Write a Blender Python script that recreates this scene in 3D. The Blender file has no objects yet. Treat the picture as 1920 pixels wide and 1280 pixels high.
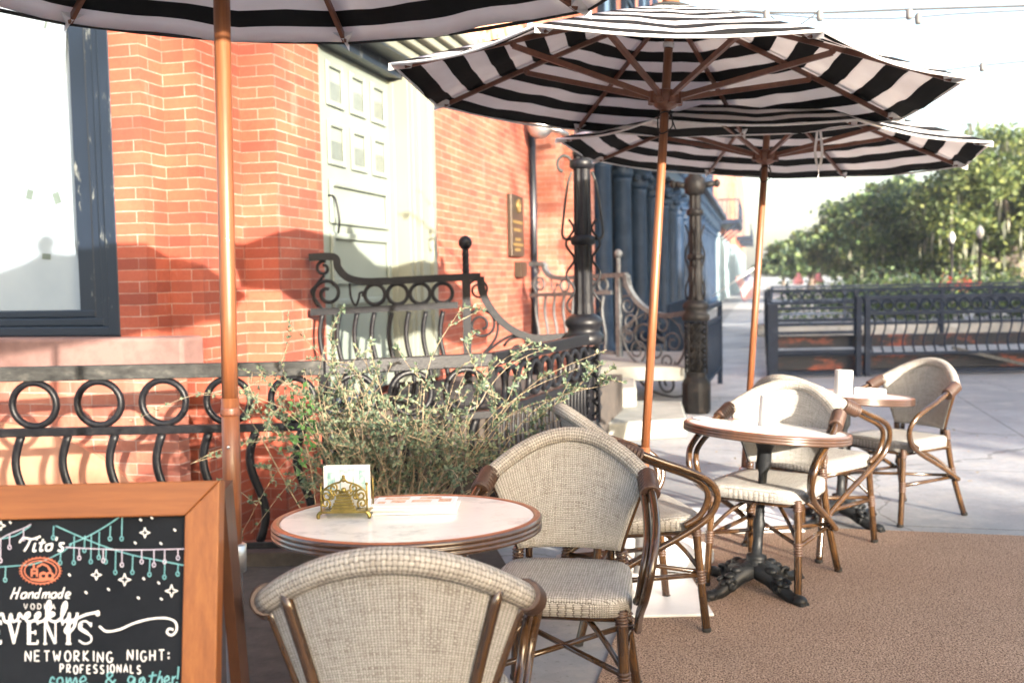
import bpy, bmesh, math, random
import numpy as np
from mathutils import Vector, Matrix
random.seed(7); rng = np.random.default_rng(7)
R = math.radians
SC = bpy.context.scene
COL = SC.collection

# ------------------------------------------------------------------ camera
H = 1.40
PITCH, ROLL = R(3.59), 0.019
Fv = Vector((0, math.cos(PITCH), -math.sin(PITCH)))
U0 = Vector((0, math.sin(PITCH), math.cos(PITCH))); R0 = Vector((1, 0, 0))
Rv = R0*math.cos(ROLL) - U0*math.sin(ROLL)
Uv = U0*math.cos(ROLL) + R0*math.sin(ROLL)
cam = bpy.data.cameras.new('camera'); camo = bpy.data.objects.new('camera', cam); COL.objects.link(camo)
M = Matrix((Rv, Uv, -Fv)).transposed().to_4x4(); M.translation = Vector((0, 0, H)); camo.matrix_world = M
cam.sensor_width = 36; cam.lens = 35; cam.clip_start = 0.05; cam.clip_end = 3000
cam.dof.use_dof = True; cam.dof.focus_distance = 3.0; cam.dof.aperture_fstop = 3.2
SC.camera = camo

# ------------------------------------------------------------------ light
SUN_EL, SUN_AZ = R(12.5), R(150)         # azimuth clockwise from +Y
sd = Vector((math.sin(SUN_AZ)*math.cos(SUN_EL), math.cos(SUN_AZ)*math.cos(SUN_EL), math.sin(SUN_EL)))
sl = bpy.data.lights.new('sun', 'SUN'); sl.energy = 4.5; sl.angle = R(0.6); sl.color = (1, .90, .76)
so = bpy.data.objects.new('sun', sl); COL.objects.link(so)
so.rotation_euler = sd.to_track_quat('Z', 'Y').to_euler()
w = bpy.data.worlds.new('World'); SC.world = w; w.use_nodes = True
nt = w.node_tree; nt.nodes.clear()
sky = nt.nodes.new('ShaderNodeTexSky'); sky.sky_type = 'NISHITA'; sky.sun_disc = False
sky.sun_elevation = SUN_EL; sky.sun_rotation = SUN_AZ
sky.air_density = 1.0; sky.dust_density = 4.5; sky.ozone_density = 1.0
bg = nt.nodes.new('ShaderNodeBackground'); bg.inputs['Strength'].default_value = 0.15
wo = nt.nodes.new('ShaderNodeOutputWorld')
nt.links.new(sky.outputs[0], bg.inputs[0]); nt.links.new(bg.outputs[0], wo.inputs[0])
SC.view_settings.view_transform = 'Standard'; SC.view_settings.look = 'None'
SC.view_settings.exposure = 2.55; SC.view_settings.gamma = 1.0
SC.cycles.max_bounces = 8; SC.cycles.transparent_max_bounces = 8
SC.cycles.use_denoising = True

# ------------------------------------------------------------------ where a pixel of the photo lies
FPX = 1867.0
def ray(px, py):
    return (Fv*FPX + Rv*(px-960) + Uv*(640-py))/FPX
def P(px, py, Y):                      # at depth Y
    d = ray(px, py); return Vector((0, 0, H)) + d*(Y/d.y)
def G(px, py, z=0.0):                  # on the level z
    d = ray(px, py); return Vector((0, 0, H)) + d*((z-H)/d.z)

# ------------------------------------------------------------------ materials
def newmat(name):
    m = bpy.data.materials.new(name); m.use_nodes = True
    n = m.node_tree; b = n.nodes['Principled BSDF']
    return m, n, b
def N(n, t, **k):
    x = n.nodes.new(t)
    for a, v in k.items(): setattr(x, a, v)
    return x
def ramp(n, fac, stops):
    r = N(n, 'ShaderNodeValToRGB'); e = r.color_ramp.elements
    while len(e) < len(stops): e.new(0.5)
    for el, (p, c) in zip(e, stops):
        el.position = p; el.color = (c[0], c[1], c[2], 1) if not isinstance(c, (int, float)) else (c, c, c, 1)
    n.links.new(fac, r.inputs[0]); return r.outputs[0]
def coords(n, kind='Object', scale=(1, 1, 1)):
    tc = N(n, 'ShaderNodeTexCoord'); mp = N(n, 'ShaderNodeMapping'); mp.inputs['Scale'].default_value = scale
    n.links.new(tc.outputs[kind], mp.inputs[0]); return mp.outputs[0]
def noise(n, vec, scale, detail=4, rough=.6):
    x = N(n, 'ShaderNodeTexNoise'); x.inputs['Scale'].default_value = scale
    x.inputs['Detail'].default_value = detail; x.inputs['Roughness'].default_value = rough
    if vec: n.links.new(vec, x.inputs['Vector'])
    return x.outputs['Fac']
def mix(n, fac, a, b, mode='MIX'):
    x = N(n, 'ShaderNodeMix', data_type='RGBA', blend_type=mode)
    for s, v in ((0, fac), (6, a), (7, b)):
        if isinstance(v, (int, float)): x.inputs[s].default_value = v
        elif isinstance(v, tuple): x.inputs[s].default_value = (*v, 1)
        else: n.links.new(v, x.inputs[s])
    return x.outputs[2]
def mth(n, op, a, b=0.0, c=0.0):
    x = N(n, 'ShaderNodeMath', operation=op)
    for i, v in enumerate((a, b, c)):
        if isinstance(v, (int, float)): x.inputs[i].default_value = v
        else: n.links.new(v, x.inputs[i])
    return x.outputs[0]
def bump(n, b, h, strength=.3, dist=.01):
    x = N(n, 'ShaderNodeBump'); x.inputs['Strength'].default_value = strength; x.inputs['Distance'].default_value = dist
    n.links.new(h, x.inputs['Height']); n.links.new(x.outputs[0], b.inputs['Normal'])
def setc(n, b, c):
    if isinstance(c, tuple): b.inputs['Base Color'].default_value = (*c, 1)
    else: n.links.new(c, b.inputs['Base Color'])

def m_noisy(name, c1, c2, scale=8, rough=.6, bs=.2, stretch=(1, 1, 1), metallic=0, c3=None, coat=0, bd=.004, kind='Object', spec=.5):
    m, n, b = newmat(name); v = coords(n, kind, stretch)
    f = noise(n, v, scale, 6, .65)
    st = [(.3, c1), (.7, c2)] if c3 is None else [(.3, c1), (.55, c2), (.75, c3)]
    setc(n, b, ramp(n, f, st)); b.inputs['Roughness'].default_value = rough; b.inputs['Metallic'].default_value = metallic
    b.inputs['Coat Weight'].default_value = coat; b.inputs['Specular IOR Level'].default_value = spec
    if bs: bump(n, b, noise(n, v, scale*4, 4), bs, bd)
    return m

def m_brick(name, c1, c2, mortar, bw=.285, rh=.068, ms=.0034, white=0.0):
    m, n, b = newmat(name); v = coords(n, 'UV')
    wob = N(n, 'ShaderNodeVectorMath', operation='MULTIPLY_ADD')
    nz = N(n, 'ShaderNodeTexNoise'); nz.inputs['Scale'].default_value = 9; n.links.new(v, nz.inputs['Vector'])
    n.links.new(nz.outputs['Color'], wob.inputs[0]); wob.inputs[1].default_value = (.007, .005, 0); n.links.new(v, wob.inputs[2])
    v2 = wob.outputs[0]
    bt = N(n, 'ShaderNodeTexBrick'); n.links.new(v2, bt.inputs['Vector'])
    bt.inputs['Scale'].default_value = 1; bt.inputs['Brick Width'].default_value = bw; bt.inputs['Row Height'].default_value = rh
    bt.inputs['Mortar Size'].default_value = ms; bt.inputs['Mortar Smooth'].default_value = .25; bt.inputs['Bias'].default_value = 0
    bt.inputs['Color1'].default_value = (*c1, 1); bt.inputs['Color2'].default_value = (*c2, 1); bt.inputs['Mortar'].default_value = (*mortar, 1)
    fm = noise(n, v, 7, 5, .75); n.links.new(ramp(n, fm, [(.3, tuple(x*.55 for x in mortar)), (.6, mortar), (.8, tuple(min(1, x*1.25) for x in mortar))]), bt.inputs['Mortar'])
    n.links.new(mth(n, 'MULTIPLY', mth(n, 'ADD', .35, mth(n, 'MULTIPLY', fm, 1.25)), ms), bt.inputs['Mortar Size'])
    f = noise(n, v, 3.0, 6, .7); f2 = noise(n, v, 38, 4, .7); f4 = noise(n, v, 1.1, 5, .6)
    mp4 = N(n, 'ShaderNodeMapping'); mp4.inputs['Scale'].default_value = (1/bw, 1/rh, 1); n.links.new(v2, mp4.inputs[0]); fb = N(n, 'ShaderNodeTexWhiteNoise'); vq = N(n, 'ShaderNodeVectorMath', operation='FLOOR'); n.links.new(mp4.outputs[0], vq.inputs[0]); n.links.new(vq.outputs[0], fb.inputs['Vector'])
    c = mix(n, ramp(n, f, [(.35, 0.0), (.75, .55)]), bt.outputs['Color'], (c1[0]*.62, c1[1]*.55, c1[2]*.6))
    c = mix(n, ramp(n, f2, [(.4, 0.0), (.8, .35)]), c, (c2[0]*1.15, c2[1]*1.3, c2[2]*1.3))
    vs = coords(n, 'UV', (1, .25, 1)); f3 = noise(n, vs, 5, 5, .7)
    c = mix(n, ramp(n, f3, [(.60-white, 0.0), (.78-white*.5, .22+white)]), c, (.62, .5, .44))
    c = mix(n, ramp(n, fb.outputs['Value'], [(.0, .65), (.4, .0), (1, 0)]), c, (c1[0]*.55, c1[1]*.5, c1[2]*.6))
    c = mix(n, ramp(n, f4, [(.48, 0.0), (.7, .45)]), c, (c1[0]*.5, c1[1]*.55, c1[2]*.7))
    setc(n, b, c); b.inputs['Roughness'].default_value = .82
    hh = mth(n, 'ADD', mth(n, 'MULTIPLY', bt.outputs['Fac'], -1.0), mth(n, 'MULTIPLY', f2, .35))
    bump(n, b, hh, .6, .006)
    return m

def m_weave(name, c1, c2, cell=.0078):
    m, n, b = newmat(name)
    tc = N(n, 'ShaderNodeTexCoord'); sp = N(n, 'ShaderNodeSeparateXYZ'); n.links.new(tc.outputs['UV'], sp.inputs[0])
    nz = N(n, 'ShaderNodeTexNoise'); nz.inputs['Scale'].default_value = 40; n.links.new(tc.outputs['UV'], nz.inputs['Vector'])
    off = mth(n, 'MULTIPLY', mth(n, 'SUBTRACT', nz.outputs['Fac'], .5), .35)
    u = mth(n, 'ADD', mth(n, 'DIVIDE', sp.outputs[0], cell), off); v = mth(n, 'ADD', mth(n, 'DIVIDE', sp.outputs[1], cell*.8), off)
    par = mth(n, 'FLOORED_MODULO', mth(n, 'ADD', mth(n, 'FLOOR', u), mth(n, 'FLOOR', v)), 2.0)
    def prof(x): return mth(n, 'SUBTRACT', 1.0, mth(n, 'POWER', mth(n, 'ABSOLUTE', mth(n, 'SUBTRACT', mth(n, 'MULTIPLY', mth(n, 'FRACT', x), 2.0), 1.0)), 2.2))
    pu, pv = prof(u), prof(v)
    h = mth(n, 'ADD', mth(n, 'MULTIPLY', par, pu), mth(n, 'MULTIPLY', mth(n, 'SUBTRACT', 1.0, par), pv))
    h = mth(n, 'MULTIPLY', h, mth(n, 'ADD', .55, mth(n, 'MULTIPLY', .45, mth(n, 'ADD', mth(n, 'MULTIPLY', par, pv), mth(n, 'MULTIPLY', mth(n, 'SUBTRACT', 1.0, par), pu)))))
    def thread(sc):
        mp = N(n, 'ShaderNodeMapping'); mp.inputs['Scale'].default_value = sc; n.links.new(tc.outputs['UV'], mp.inputs[0])
        return noise(n, mp.outputs[0], 1, 3, .6)
    tA, tB = thread((1/cell*.8, 12, 1)), thread((12, 1/cell, 1))
    t = mth(n, 'ADD', mth(n, 'MULTIPLY', par, tA), mth(n, 'MULTIPLY', mth(n, 'SUBTRACT', 1.0, par), tB))
    c = ramp(n, t, [(.28, c2), (.5, c1), (.72, (min(1, c1[0]*1.25), min(1, c1[1]*1.25), min(1, c1[2]*1.25)))])
    c = mix(n, ramp(n, h, [(.16, 1.0), (.55, 0.0)]), c, (c2[0]*.33, c2[1]*.3, c2[2]*.28))
    setc(n, b, c); b.inputs['Roughness'].default_value = .62
    bump(n, b, h, .7, .0022)
    return m

def m_canvas(name, stripe, trans=.35):
    m, n, b = newmat(name)
    tc = N(n, 'ShaderNodeTexCoord'); sp = N(n, 'ShaderNodeSeparateXYZ'); n.links.new(tc.outputs['UV'], sp.inputs[0])
    par = mth(n, 'FLOORED_MODULO', mth(n, 'FLOOR', mth(n, 'DIVIDE', sp.outputs[1], stripe)), 2.0)
    f = noise(n, tc.outputs['UV'], 6, 4)
    wv = coords(n, 'UV', (700, 700, 1)); fw = noise(n, wv, 1, 1)
    wh = ramp(n, f, [(.3, (.74, .70, .69)), (.7, (.82, .79, .78))]); bl = ramp(n, f, [(.3, (.012, .012, .013)), (.7, (.022, .021, .021))])
    c = mix(n, par, bl, wh)
    setc(n, b, c); b.inputs['Roughness'].default_value = .9; b.inputs['Specular IOR Level'].default_value = .15
    bump(n, b, fw, .25, .001)
    tr = N(n, 'ShaderNodeBsdfTranslucent'); n.links.new(c, tr.inputs[0])
    ms = N(n, 'ShaderNodeMixShader'); ms.inputs[0].default_value = trans
    out = n.nodes['Material Output']; n.links.new(b.outputs[0], ms.inputs[1]); n.links.new(tr.outputs[0], ms.inputs[2]); n.links.new(ms.outputs[0], out.inputs[0])
    return m

def m_leaf(name, cols, trans=.3, rough=.55):
    m, n, b = newmat(name); g = N(n, 'ShaderNodeNewGeometry')
    c = ramp(n, g.outputs['Random Per Island'], [(i/(len(cols)-1), c) for i, c in enumerate(cols)])
    setc(n, b, c); b.inputs['Roughness'].default_value = rough
    tr = N(n, 'ShaderNodeBsdfTranslucent'); n.links.new(c, tr.inputs[0])
    ms = N(n, 'ShaderNodeMixShader'); ms.inputs[0].default_value = trans
    out = n.nodes['Material Output']; n.links.new(b.outputs[0], ms.inputs[1]); n.links.new(tr.outputs[0], ms.inputs[2]); n.links.new(ms.outputs[0], out.inputs[0])
    return m

def m_plain(name, c, rough=.5, metallic=0, var=.15, scale=20, coat=0):
    return m_noisy(name, tuple(x*(1-var) for x in c), tuple(min(1, x*(1+var)) for x in c), scale, rough, .12, metallic=metallic, coat=coat, bd=.002)

def m_cane():
    m, n, b = newmat('varnished_cane'); v = coords(n, 'UV', (1, 1, 1))
    vs = coords(n, 'UV', (90, 2.2, 1)); f = noise(n, vs, 1, 4, .7); f2 = noise(n, v, 7, 3)
    c = ramp(n, f, [(.25, (.010, .005, .003)), (.5, (.030, .014, .006)), (.72, (.095, .046, .014))])
    c = mix(n, ramp(n, f2, [(.45, 0.0), (.75, .6)]), c, (.12, .058, .018))
    setc(n, b, c); b.inputs['Roughness'].default_value = .24; b.inputs['Coat Weight'].default_value = .5; b.inputs['Coat Roughness'].default_value = .12
    bump(n, b, f, .15, .001); return m
def m_wood(name, c1, c2, c3, stretch, rough=.45, coat=.15, kind='Object'):
    m, n, b = newmat(name); v = coords(n, kind, stretch); f = noise(n, v, 1, 6, .7); f2 = noise(n, v, .2, 2)
    c = ramp(n, f, [(.25, c1), (.5, c2), (.75, c3)]); c = mix(n, ramp(n, f2, [(.35, 0.0), (.7, .45)]), c, c1)
    setc(n, b, c); b.inputs['Roughness'].default_value = rough; b.inputs['Coat Weight'].default_value = coat
    bump(n, b, f, .2, .001); return m
def m_marble():
    m, n, b = newmat('white_marble'); v = coords(n); f = noise(n, v, 7, 8, .7); f2 = noise(n, v, 2.2, 4)
    c = ramp(n, f, [(.38, (.60, .60, .61)), (.5, (.80, .79, .78)), (.7, (.84, .83, .82))])
    c = mix(n, ramp(n, f2, [(.5, 0.0), (.62, .2), (.7, 0.0)]), c, (.5, .51, .53))
    setc(n, b, c); b.inputs['Roughness'].default_value = .16; return m
def m_rug():
    m, n, b = newmat('coir_matting'); v = coords(n); f = noise(n, v, 150, 2, .9); f2 = noise(n, v, 2.4, 6, .6); f3 = noise(n, v, 75, 4, .85)
    c = ramp(n, f, [(.40, (.06, .042, .035)), (.5, (.36, .24, .175)), (.60, (.80, .61, .48))])
    c = mix(n, ramp(n, f3, [(.45, 0.0), (.62, .55)]), c, (.52, .355, .265))
    c = mix(n, ramp(n, f2, [(.35, .0), (.75, .35)]), c, (.24, .16, .125))
    setc(n, b, c); b.inputs['Roughness'].default_value = .95; b.inputs['Specular IOR Level'].default_value = .1
    bump(n, b, mth(n, 'ADD', f, mth(n, 'MULTIPLY', f3, 1.0)), 1.0, .012); return m
def m_concrete(name, k=1.0):
    m, n, b = newmat(name); v = coords(n); f = noise(n, v, .9, 8, .7); f2 = noise(n, v, 14, 5, .7); f3 = noise(n, v, .22, 4)
    c = ramp(n, f, [(.3, (.20*k, .21*k, .225*k)), (.55, (.31*k, .32*k, .335*k)), (.75, (.38*k, .38*k, .38*k))])
    c = mix(n, ramp(n, f2, [(.35, .35), (.65, 0.0)]), c, (.12*k, .12*k, .125*k))
    c = mix(n, ramp(n, f3, [(.45, 0.0), (.58, .75)]), c, (.17*k, .175*k, .18*k))
    sp = N(n, 'ShaderNodeSeparateXYZ'); rot = N(n, 'ShaderNodeMapping'); rot.inputs['Rotation'].default_value = (0, 0, R(14)); n.links.new(v, rot.inputs[0]); n.links.new(rot.outputs[0], sp.inputs[0])
    def joint(o, L, ph):
        x = mth(n, 'ABSOLUTE', mth(n, 'SUBTRACT', mth(n, 'FRACT', mth(n, 'ADD', mth(n, 'DIVIDE', o, L), ph)), .5)); return mth(n, 'LESS_THAN', x, .004)
    j = mth(n, 'MAXIMUM', joint(sp.outputs[0], 1.9, .37), joint(sp.outputs[1], 1.7, .1))
    c = mix(n, mth(n, 'MULTIPLY', j, .75), c, (.05, .05, .05))
    dv = N(n, 'ShaderNodeVectorMath', operation='MULTIPLY_ADD'); nz = N(n, 'ShaderNodeTexNoise'); nz.inputs['Scale'].default_value = 2.5; nz.inputs['Detail'].default_value = 5; n.links.new(v, nz.inputs['Vector'])
    n.links.new(nz.outputs['Color'], dv.inputs[0]); dv.inputs[1].default_value = (.5, .5, 0); n.links.new(v, dv.inputs[2])
    vo = N(n, 'ShaderNodeTexVoronoi', feature='DISTANCE_TO_EDGE'); vo.inputs['Scale'].default_value = .33; n.links.new(dv.outputs[0], vo.inputs['Vector'])
    ck = mth(n, 'LESS_THAN', vo.outputs['Distance'], .0028); c = mix(n, mth(n, 'MULTIPLY', ck, .6), c, (.06, .06, .06))
    f5 = noise(n, v, 45, 2, .6); c = mix(n, ramp(n, f5, [(.62, 0.0), (.70, .5)]), c, (.09*k, .09*k, .09*k))
    f6 = noise(n, v, 1.7, 6, .75); c = mix(n, ramp(n, f6, [(.50, 0.0), (.62, .45)]), c, (.36*k, .34*k, .31*k))
    setc(n, b, c); b.inputs['Roughness'].default_value = .8
    bump(n, b, mth(n, 'SUBTRACT', f2, mth(n, 'MAXIMUM', j, ck)), .3, .006); return m
def m_paintwear(name, c, chip, rough=.5, amt=.62):
    m, n, b = newmat(name); v = coords(n, 'Object', (1, 1, .35)); f = noise(n, v, 9, 8, .75); f2 = noise(n, v, 2.5, 4)
    cc = mix(n, ramp(n, f2, [(.3, 0.0), (.75, .35)]), c, tuple(x*.6 for x in c))
    cc = mix(n, ramp(n, f, [(amt, 0.0), (amt+.05, .85)]), cc, chip)
    setc(n, b, cc); b.inputs['Roughness'].default_value = rough; bump(n, b, f, .3, .003); return m

MT = {}
MT['brick'] = m_brick('red_brick', (.25, .053, .028), (.36, .088, .047), (.44, .34, .28))
MT['brick_pale'] = m_brick('salt_and_sunlit_brick', (.33, .095, .058), (.45, .17, .11), (.52, .43, .37), white=.10)  # salt stains on the pier; on the plinth the paleness paints in sunlight
MT['brick_far'] = m_brick('far_brick', (.36, .10, .06), (.45, .15, .09), (.5, .38, .3), ms=.006)
MT['stone'] = m_noisy('brown_sandstone', (.14, .075, .065), (.21, .12, .105), 5, .85, .35, c3=(.17, .09, .08))
MT['stone_arch'] = m_noisy('red_sandstone', (.40, .17, .10), (.52, .26, .17), 4, .85, .3)
MT['terracotta'] = m_noisy('terracotta', (.50, .24, .14), (.60, .34, .22), 6, .8, .25)
MT['navy'] = m_paintwear('weathered_lit_navy_paint', (.008, .014, .027), (.17, .18, .17), .38, .60)  # pale chips are wear, strengthened to paint sunlit edges on the mouldings
MT['door'] = m_paintwear('weathered_sage_paint', (.185, .215, .19), (.125, .14, .12), .55, .66)
MT['cream'] = m_paintwear('cream_paint', (.175, .185, .15), (.12, .11, .085), .55, .68)
MT['paper'] = m_noisy('window_paper', (.22, .27, .32), (.28, .33, .38), 1.5, .35, .05)
MT['tape'] = m_plain('grey_tape', (.09, .12, .11), .6)
MT['iron'] = m_noisy('black_iron', (.004, .004, .006), (.008, .008, .010), 30, .38, .3, c3=(.018, .017, .017), spec=.25)
MT['iron_worn'] = m_noisy('worn_black_iron', (.012, .012, .012), (.04, .04, .038), 22, .55, .4, stretch=(.5, 1, 1), c3=(.09, .085, .075), spec=0.25)
MT['iron_grey'] = m_noisy('sunlit_grey_iron', (.04, .044, .05), (.085, .09, .095), 20, .5, .3, c3=(.13, .125, .115), spec=0.25)  # grey paints sunlight into the second stair railing's iron
MT['iron_brown'] = m_noisy('brown_black_iron', (.004, .004, .005), (.010, .009, .009), 16, .5, .3, c3=(.028, .022, .019), spec=.12)
MT['blueiron'] = m_noisy('blue_painted_iron', (.004, .013, .032), (.009, .022, .050), 5, .5, .15, c3=(.02, .036, .066), spec=.15)
MT['bluewall'] = m_noisy('blue_painted_wall', (.004, .011, .028), (.008, .018, .040), 2, .6, .1, spec=0.12)
MT['palewall'] = m_noisy('pale_blue_plaster', (.16, .23, .28), (.22, .29, .33), 2, .8, .1)
MT['railblue'] = m_noisy('dark_blue_steel', (.004, .010, .026), (.008, .018, .042), 9, .5, .2, c3=(.022, .034, .06), spec=0.2)
MT['rust'] = None
m, n, b = newmat('rusted_steel'); v = coords(n, 'Object', (1, 1, 2)); f = noise(n, v, 2.6, 8, .7)
setc(n, b, ramp(n, f, [(.50, (.010, .015, .028)), (.56, (.05, .025, .03)), (.68, (.26, .065, .04))])); b.inputs['Roughness'].default_value = .7; MT['rust'] = m
MT['canvas'] = m_canvas('striped_canvas', .088)
MT['piping'] = m_plain('black_piping', (.02, .02, .02), .9)
MT['pocket'] = m_plain('white_cloth_pocket', (.70, .68, .67), .9)
MT['teak'] = m_wood('varnished_pole_wood', (.075, .024, .009), (.165, .056, .020), (.25, .095, .036), (110, 110, 3.5), .45, .15)
MT['ribwood'] = m_wood('red_brown_rib_wood', (.10, .034, .018), (.16, .055, .028), (.23, .085, .04), (40, 40, 40), .45, .2)
MT['steel'] = m_plain('galvanised_steel', (.55, .56, .57), .35, .9)
MT['white_metal'] = m_noisy('white_powdercoat', (.60, .61, .62), (.72, .72, .72), 5, .5, .08)
MT['whitebag'] = m_noisy('white_vinyl', (.62, .64, .68), (.74, .75, .78), 4, .6, .25)
MT['greybag'] = m_noisy('grey_sacking', (.28, .26, .24), (.42, .40, .37), 12, .9, .4)
MT['weave'] = m_weave('greige_weave', (.355, .343, .325), (.17, .15, .13))
MT['rimweave'] = m_weave('roll_weave', (.36, .335, .30), (.20, .175, .15), .0115)
MT['cane'] = m_cane()
MT['bind'] = m_noisy('brown_cane_binding', (.036, .019, .013), (.07, .036, .024), 60, .45, .3)
MT['marble'] = m_marble()
MT['rimwood'] = m_wood('dark_table_edge', (.030, .016, .010), (.06, .03, .018), (.11, .05, .026), (20, 20, 6), .28, .5)
MT['red_lip'] = m_plain('red_brown_lip', (.26, .095, .045), .35, 0, .2, 30, .3)  # even red-brown of the table lips and two finials
MT['castiron'] = m_noisy('cast_iron', (.006, .007, .008), (.016, .017, .019), 30, .45, .4, spec=.25)
MT['brass'] = m_noisy('antique_brass', (.14, .105, .03), (.34, .27, .09), 40, .3, .2, metallic=.9)
MT['paperwhite'] = m_plain('white_paper', (.78, .79, .80), .75, 0, .03)
MT['candle'] = m_plain('white_wax', (.50, .50, .49), .45, 0, .03)
MT['linen'] = m_noisy('white_linen', (.52, .52, .53), (.60, .60, .60), 9, .9, .3)
MT['food'] = m_noisy('menu_photos', (.48, .20, .11), (.66, .50, .38), 70, .5, 0, c3=(.80, .75, .68))
MT['foliageprint'] = m_noisy('napkin_print', (.12, .30, .30), (.45, .60, .62), 60, .6, 0, c3=(.78, .80, .80))
MT['rug'] = m_rug()
MT['concrete'] = m_concrete('stained_concrete', 1.0)
MT['walk'] = m_concrete('pale_concrete', 1.45)
MT['stepstone'] = m_noisy('step_stone', (.17, .175, .16), (.26, .26, .235), 6, .85, .3)
MT['darkbrown'] = m_noisy('dark_brown', (.03, .024, .02), (.07, .055, .045), 12, .95, .5)  # dark brown shared by ground sheets, kerb and stoop
MT['slate'] = m_noisy('chalkboard_black', (.008, .010, .014), (.016, .019, .025), 5, .85, .06, spec=.12)
MT['boardwood'] = m_wood('orange_stained_pine', (.17, .048, .009), (.25, .082, .018), (.34, .125, .03), (3, 60, 60), .5, .1)
MT['boardwood_v'] = m_wood('orange_stained_pine_upright', (.17, .048, .009), (.25, .082, .018), (.34, .125, .03), (60, 60, 3), .5, .1)
MT['boardwood_d'] = m_wood('brown_pine_leg', (.035, .014, .008), (.06, .024, .012), (.09, .038, .018), (60, 60, 3), .5, .1)
MT['chalk'] = m_noisy('white_chalk', (.62, .63, .65), (.85, .85, .86), 60, .95, 0)
MT['chalk_teal'] = m_noisy('teal_chalk', (.10, .30, .34), (.22, .46, .50), 60, .95, 0)
MT['chalk_lilac'] = m_noisy('lilac_chalk', (.42, .38, .50), (.6, .55, .66), 60, .95, 0)
MT['print_orange'] = m_plain('orange_print', (.50, .16, .09), .8)
MT['plaque'] = m_noisy('bronze_plaque', (.030, .022, .016), (.06, .045, .03), 20, .4, .2, metallic=.5)
MT['door_glass'] = m_plain('dusty_door_glass', (.10, .115, .105), .35)
MT['gold'] = m_plain('gold_lettering', (.20, .13, .045), .5, .5)
MT['leaf_bush'] = m_leaf('grey_green_leaves', [(.05, .085, .052), (.09, .135, .085), (.145, .19, .125), (.23, .25, .14)], .3)
MT['leaf_vine'] = m_leaf('bright_green_leaves', [(.035, .10, .03), (.07, .17, .05), (.11, .21, .06)], .35)
MT['twig'] = m_noisy('dry_twigs', (.09, .07, .05), (.26, .20, .13), 30, .85, .3, c3=(.38, .31, .20))
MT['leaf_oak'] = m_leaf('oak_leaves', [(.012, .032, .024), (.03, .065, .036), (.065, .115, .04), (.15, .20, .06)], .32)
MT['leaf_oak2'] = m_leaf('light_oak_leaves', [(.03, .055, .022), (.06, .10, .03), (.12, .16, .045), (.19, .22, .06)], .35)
MT['moss'] = m_leaf('hanging_moss', [(.07, .085, .06), (.12, .13, .10), (.18, .18, .135)], .25)
MT['bark'] = m_noisy('oak_bark', (.05, .042, .036), (.12, .10, .085), 6, .9, .6)
MT['pinkcloth'] = m_plain('pink_cloth', (.70, .28, .30), .8)
MT['glass'] = m_plain('dark_window_glass', (.03, .045, .06), .08)
MT['globe'] = m_plain('white_lamp_globe', (.42, .43, .43), .3, 0, .03)
MT['cable'] = m_plain('black_cable', (.03, .03, .032), .6)
MT['socket'] = m_plain('grey_lamp_socket', (.12, .12, .12), .5)
MT['red'] = m_leaf('red_flowers', [(.45, .05, .04), (.6, .1, .07)], .2)
MT['flag'] = None
m, n, b = newmat('flag_cloth'); tc = N(n, 'ShaderNodeTexCoord'); sp = N(n, 'ShaderNodeSeparateXYZ'); n.links.new(tc.outputs['UV'], sp.inputs[0])
st = mth(n, 'FLOORED_MODULO', mth(n, 'FLOOR', mth(n, 'MULTIPLY', sp.outputs[1], 13.0)), 2.0)
c = mix(n, st, (.55, .07, .08), (.78, .78, .78))
can = mth(n, 'MULTIPLY', mth(n, 'LESS_THAN', sp.outputs[0], .42), mth(n, 'GREATER_THAN', sp.outputs[1], 6/13))
vo = N(n, 'ShaderNodeTexVoronoi'); vo.inputs['Scale'].default_value = 16; vo.inputs['Randomness'].default_value = 0; n.links.new(tc.outputs['UV'], vo.inputs['Vector'])
c = mix(n, can, c, mix(n, mth(n, 'LESS_THAN', vo.outputs['Distance'], .28), (.05, .06, .2), (.78, .78, .78)))
setc(n, b, c); b.inputs['Roughness'].default_value = .8; MT['flag'] = m

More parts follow.
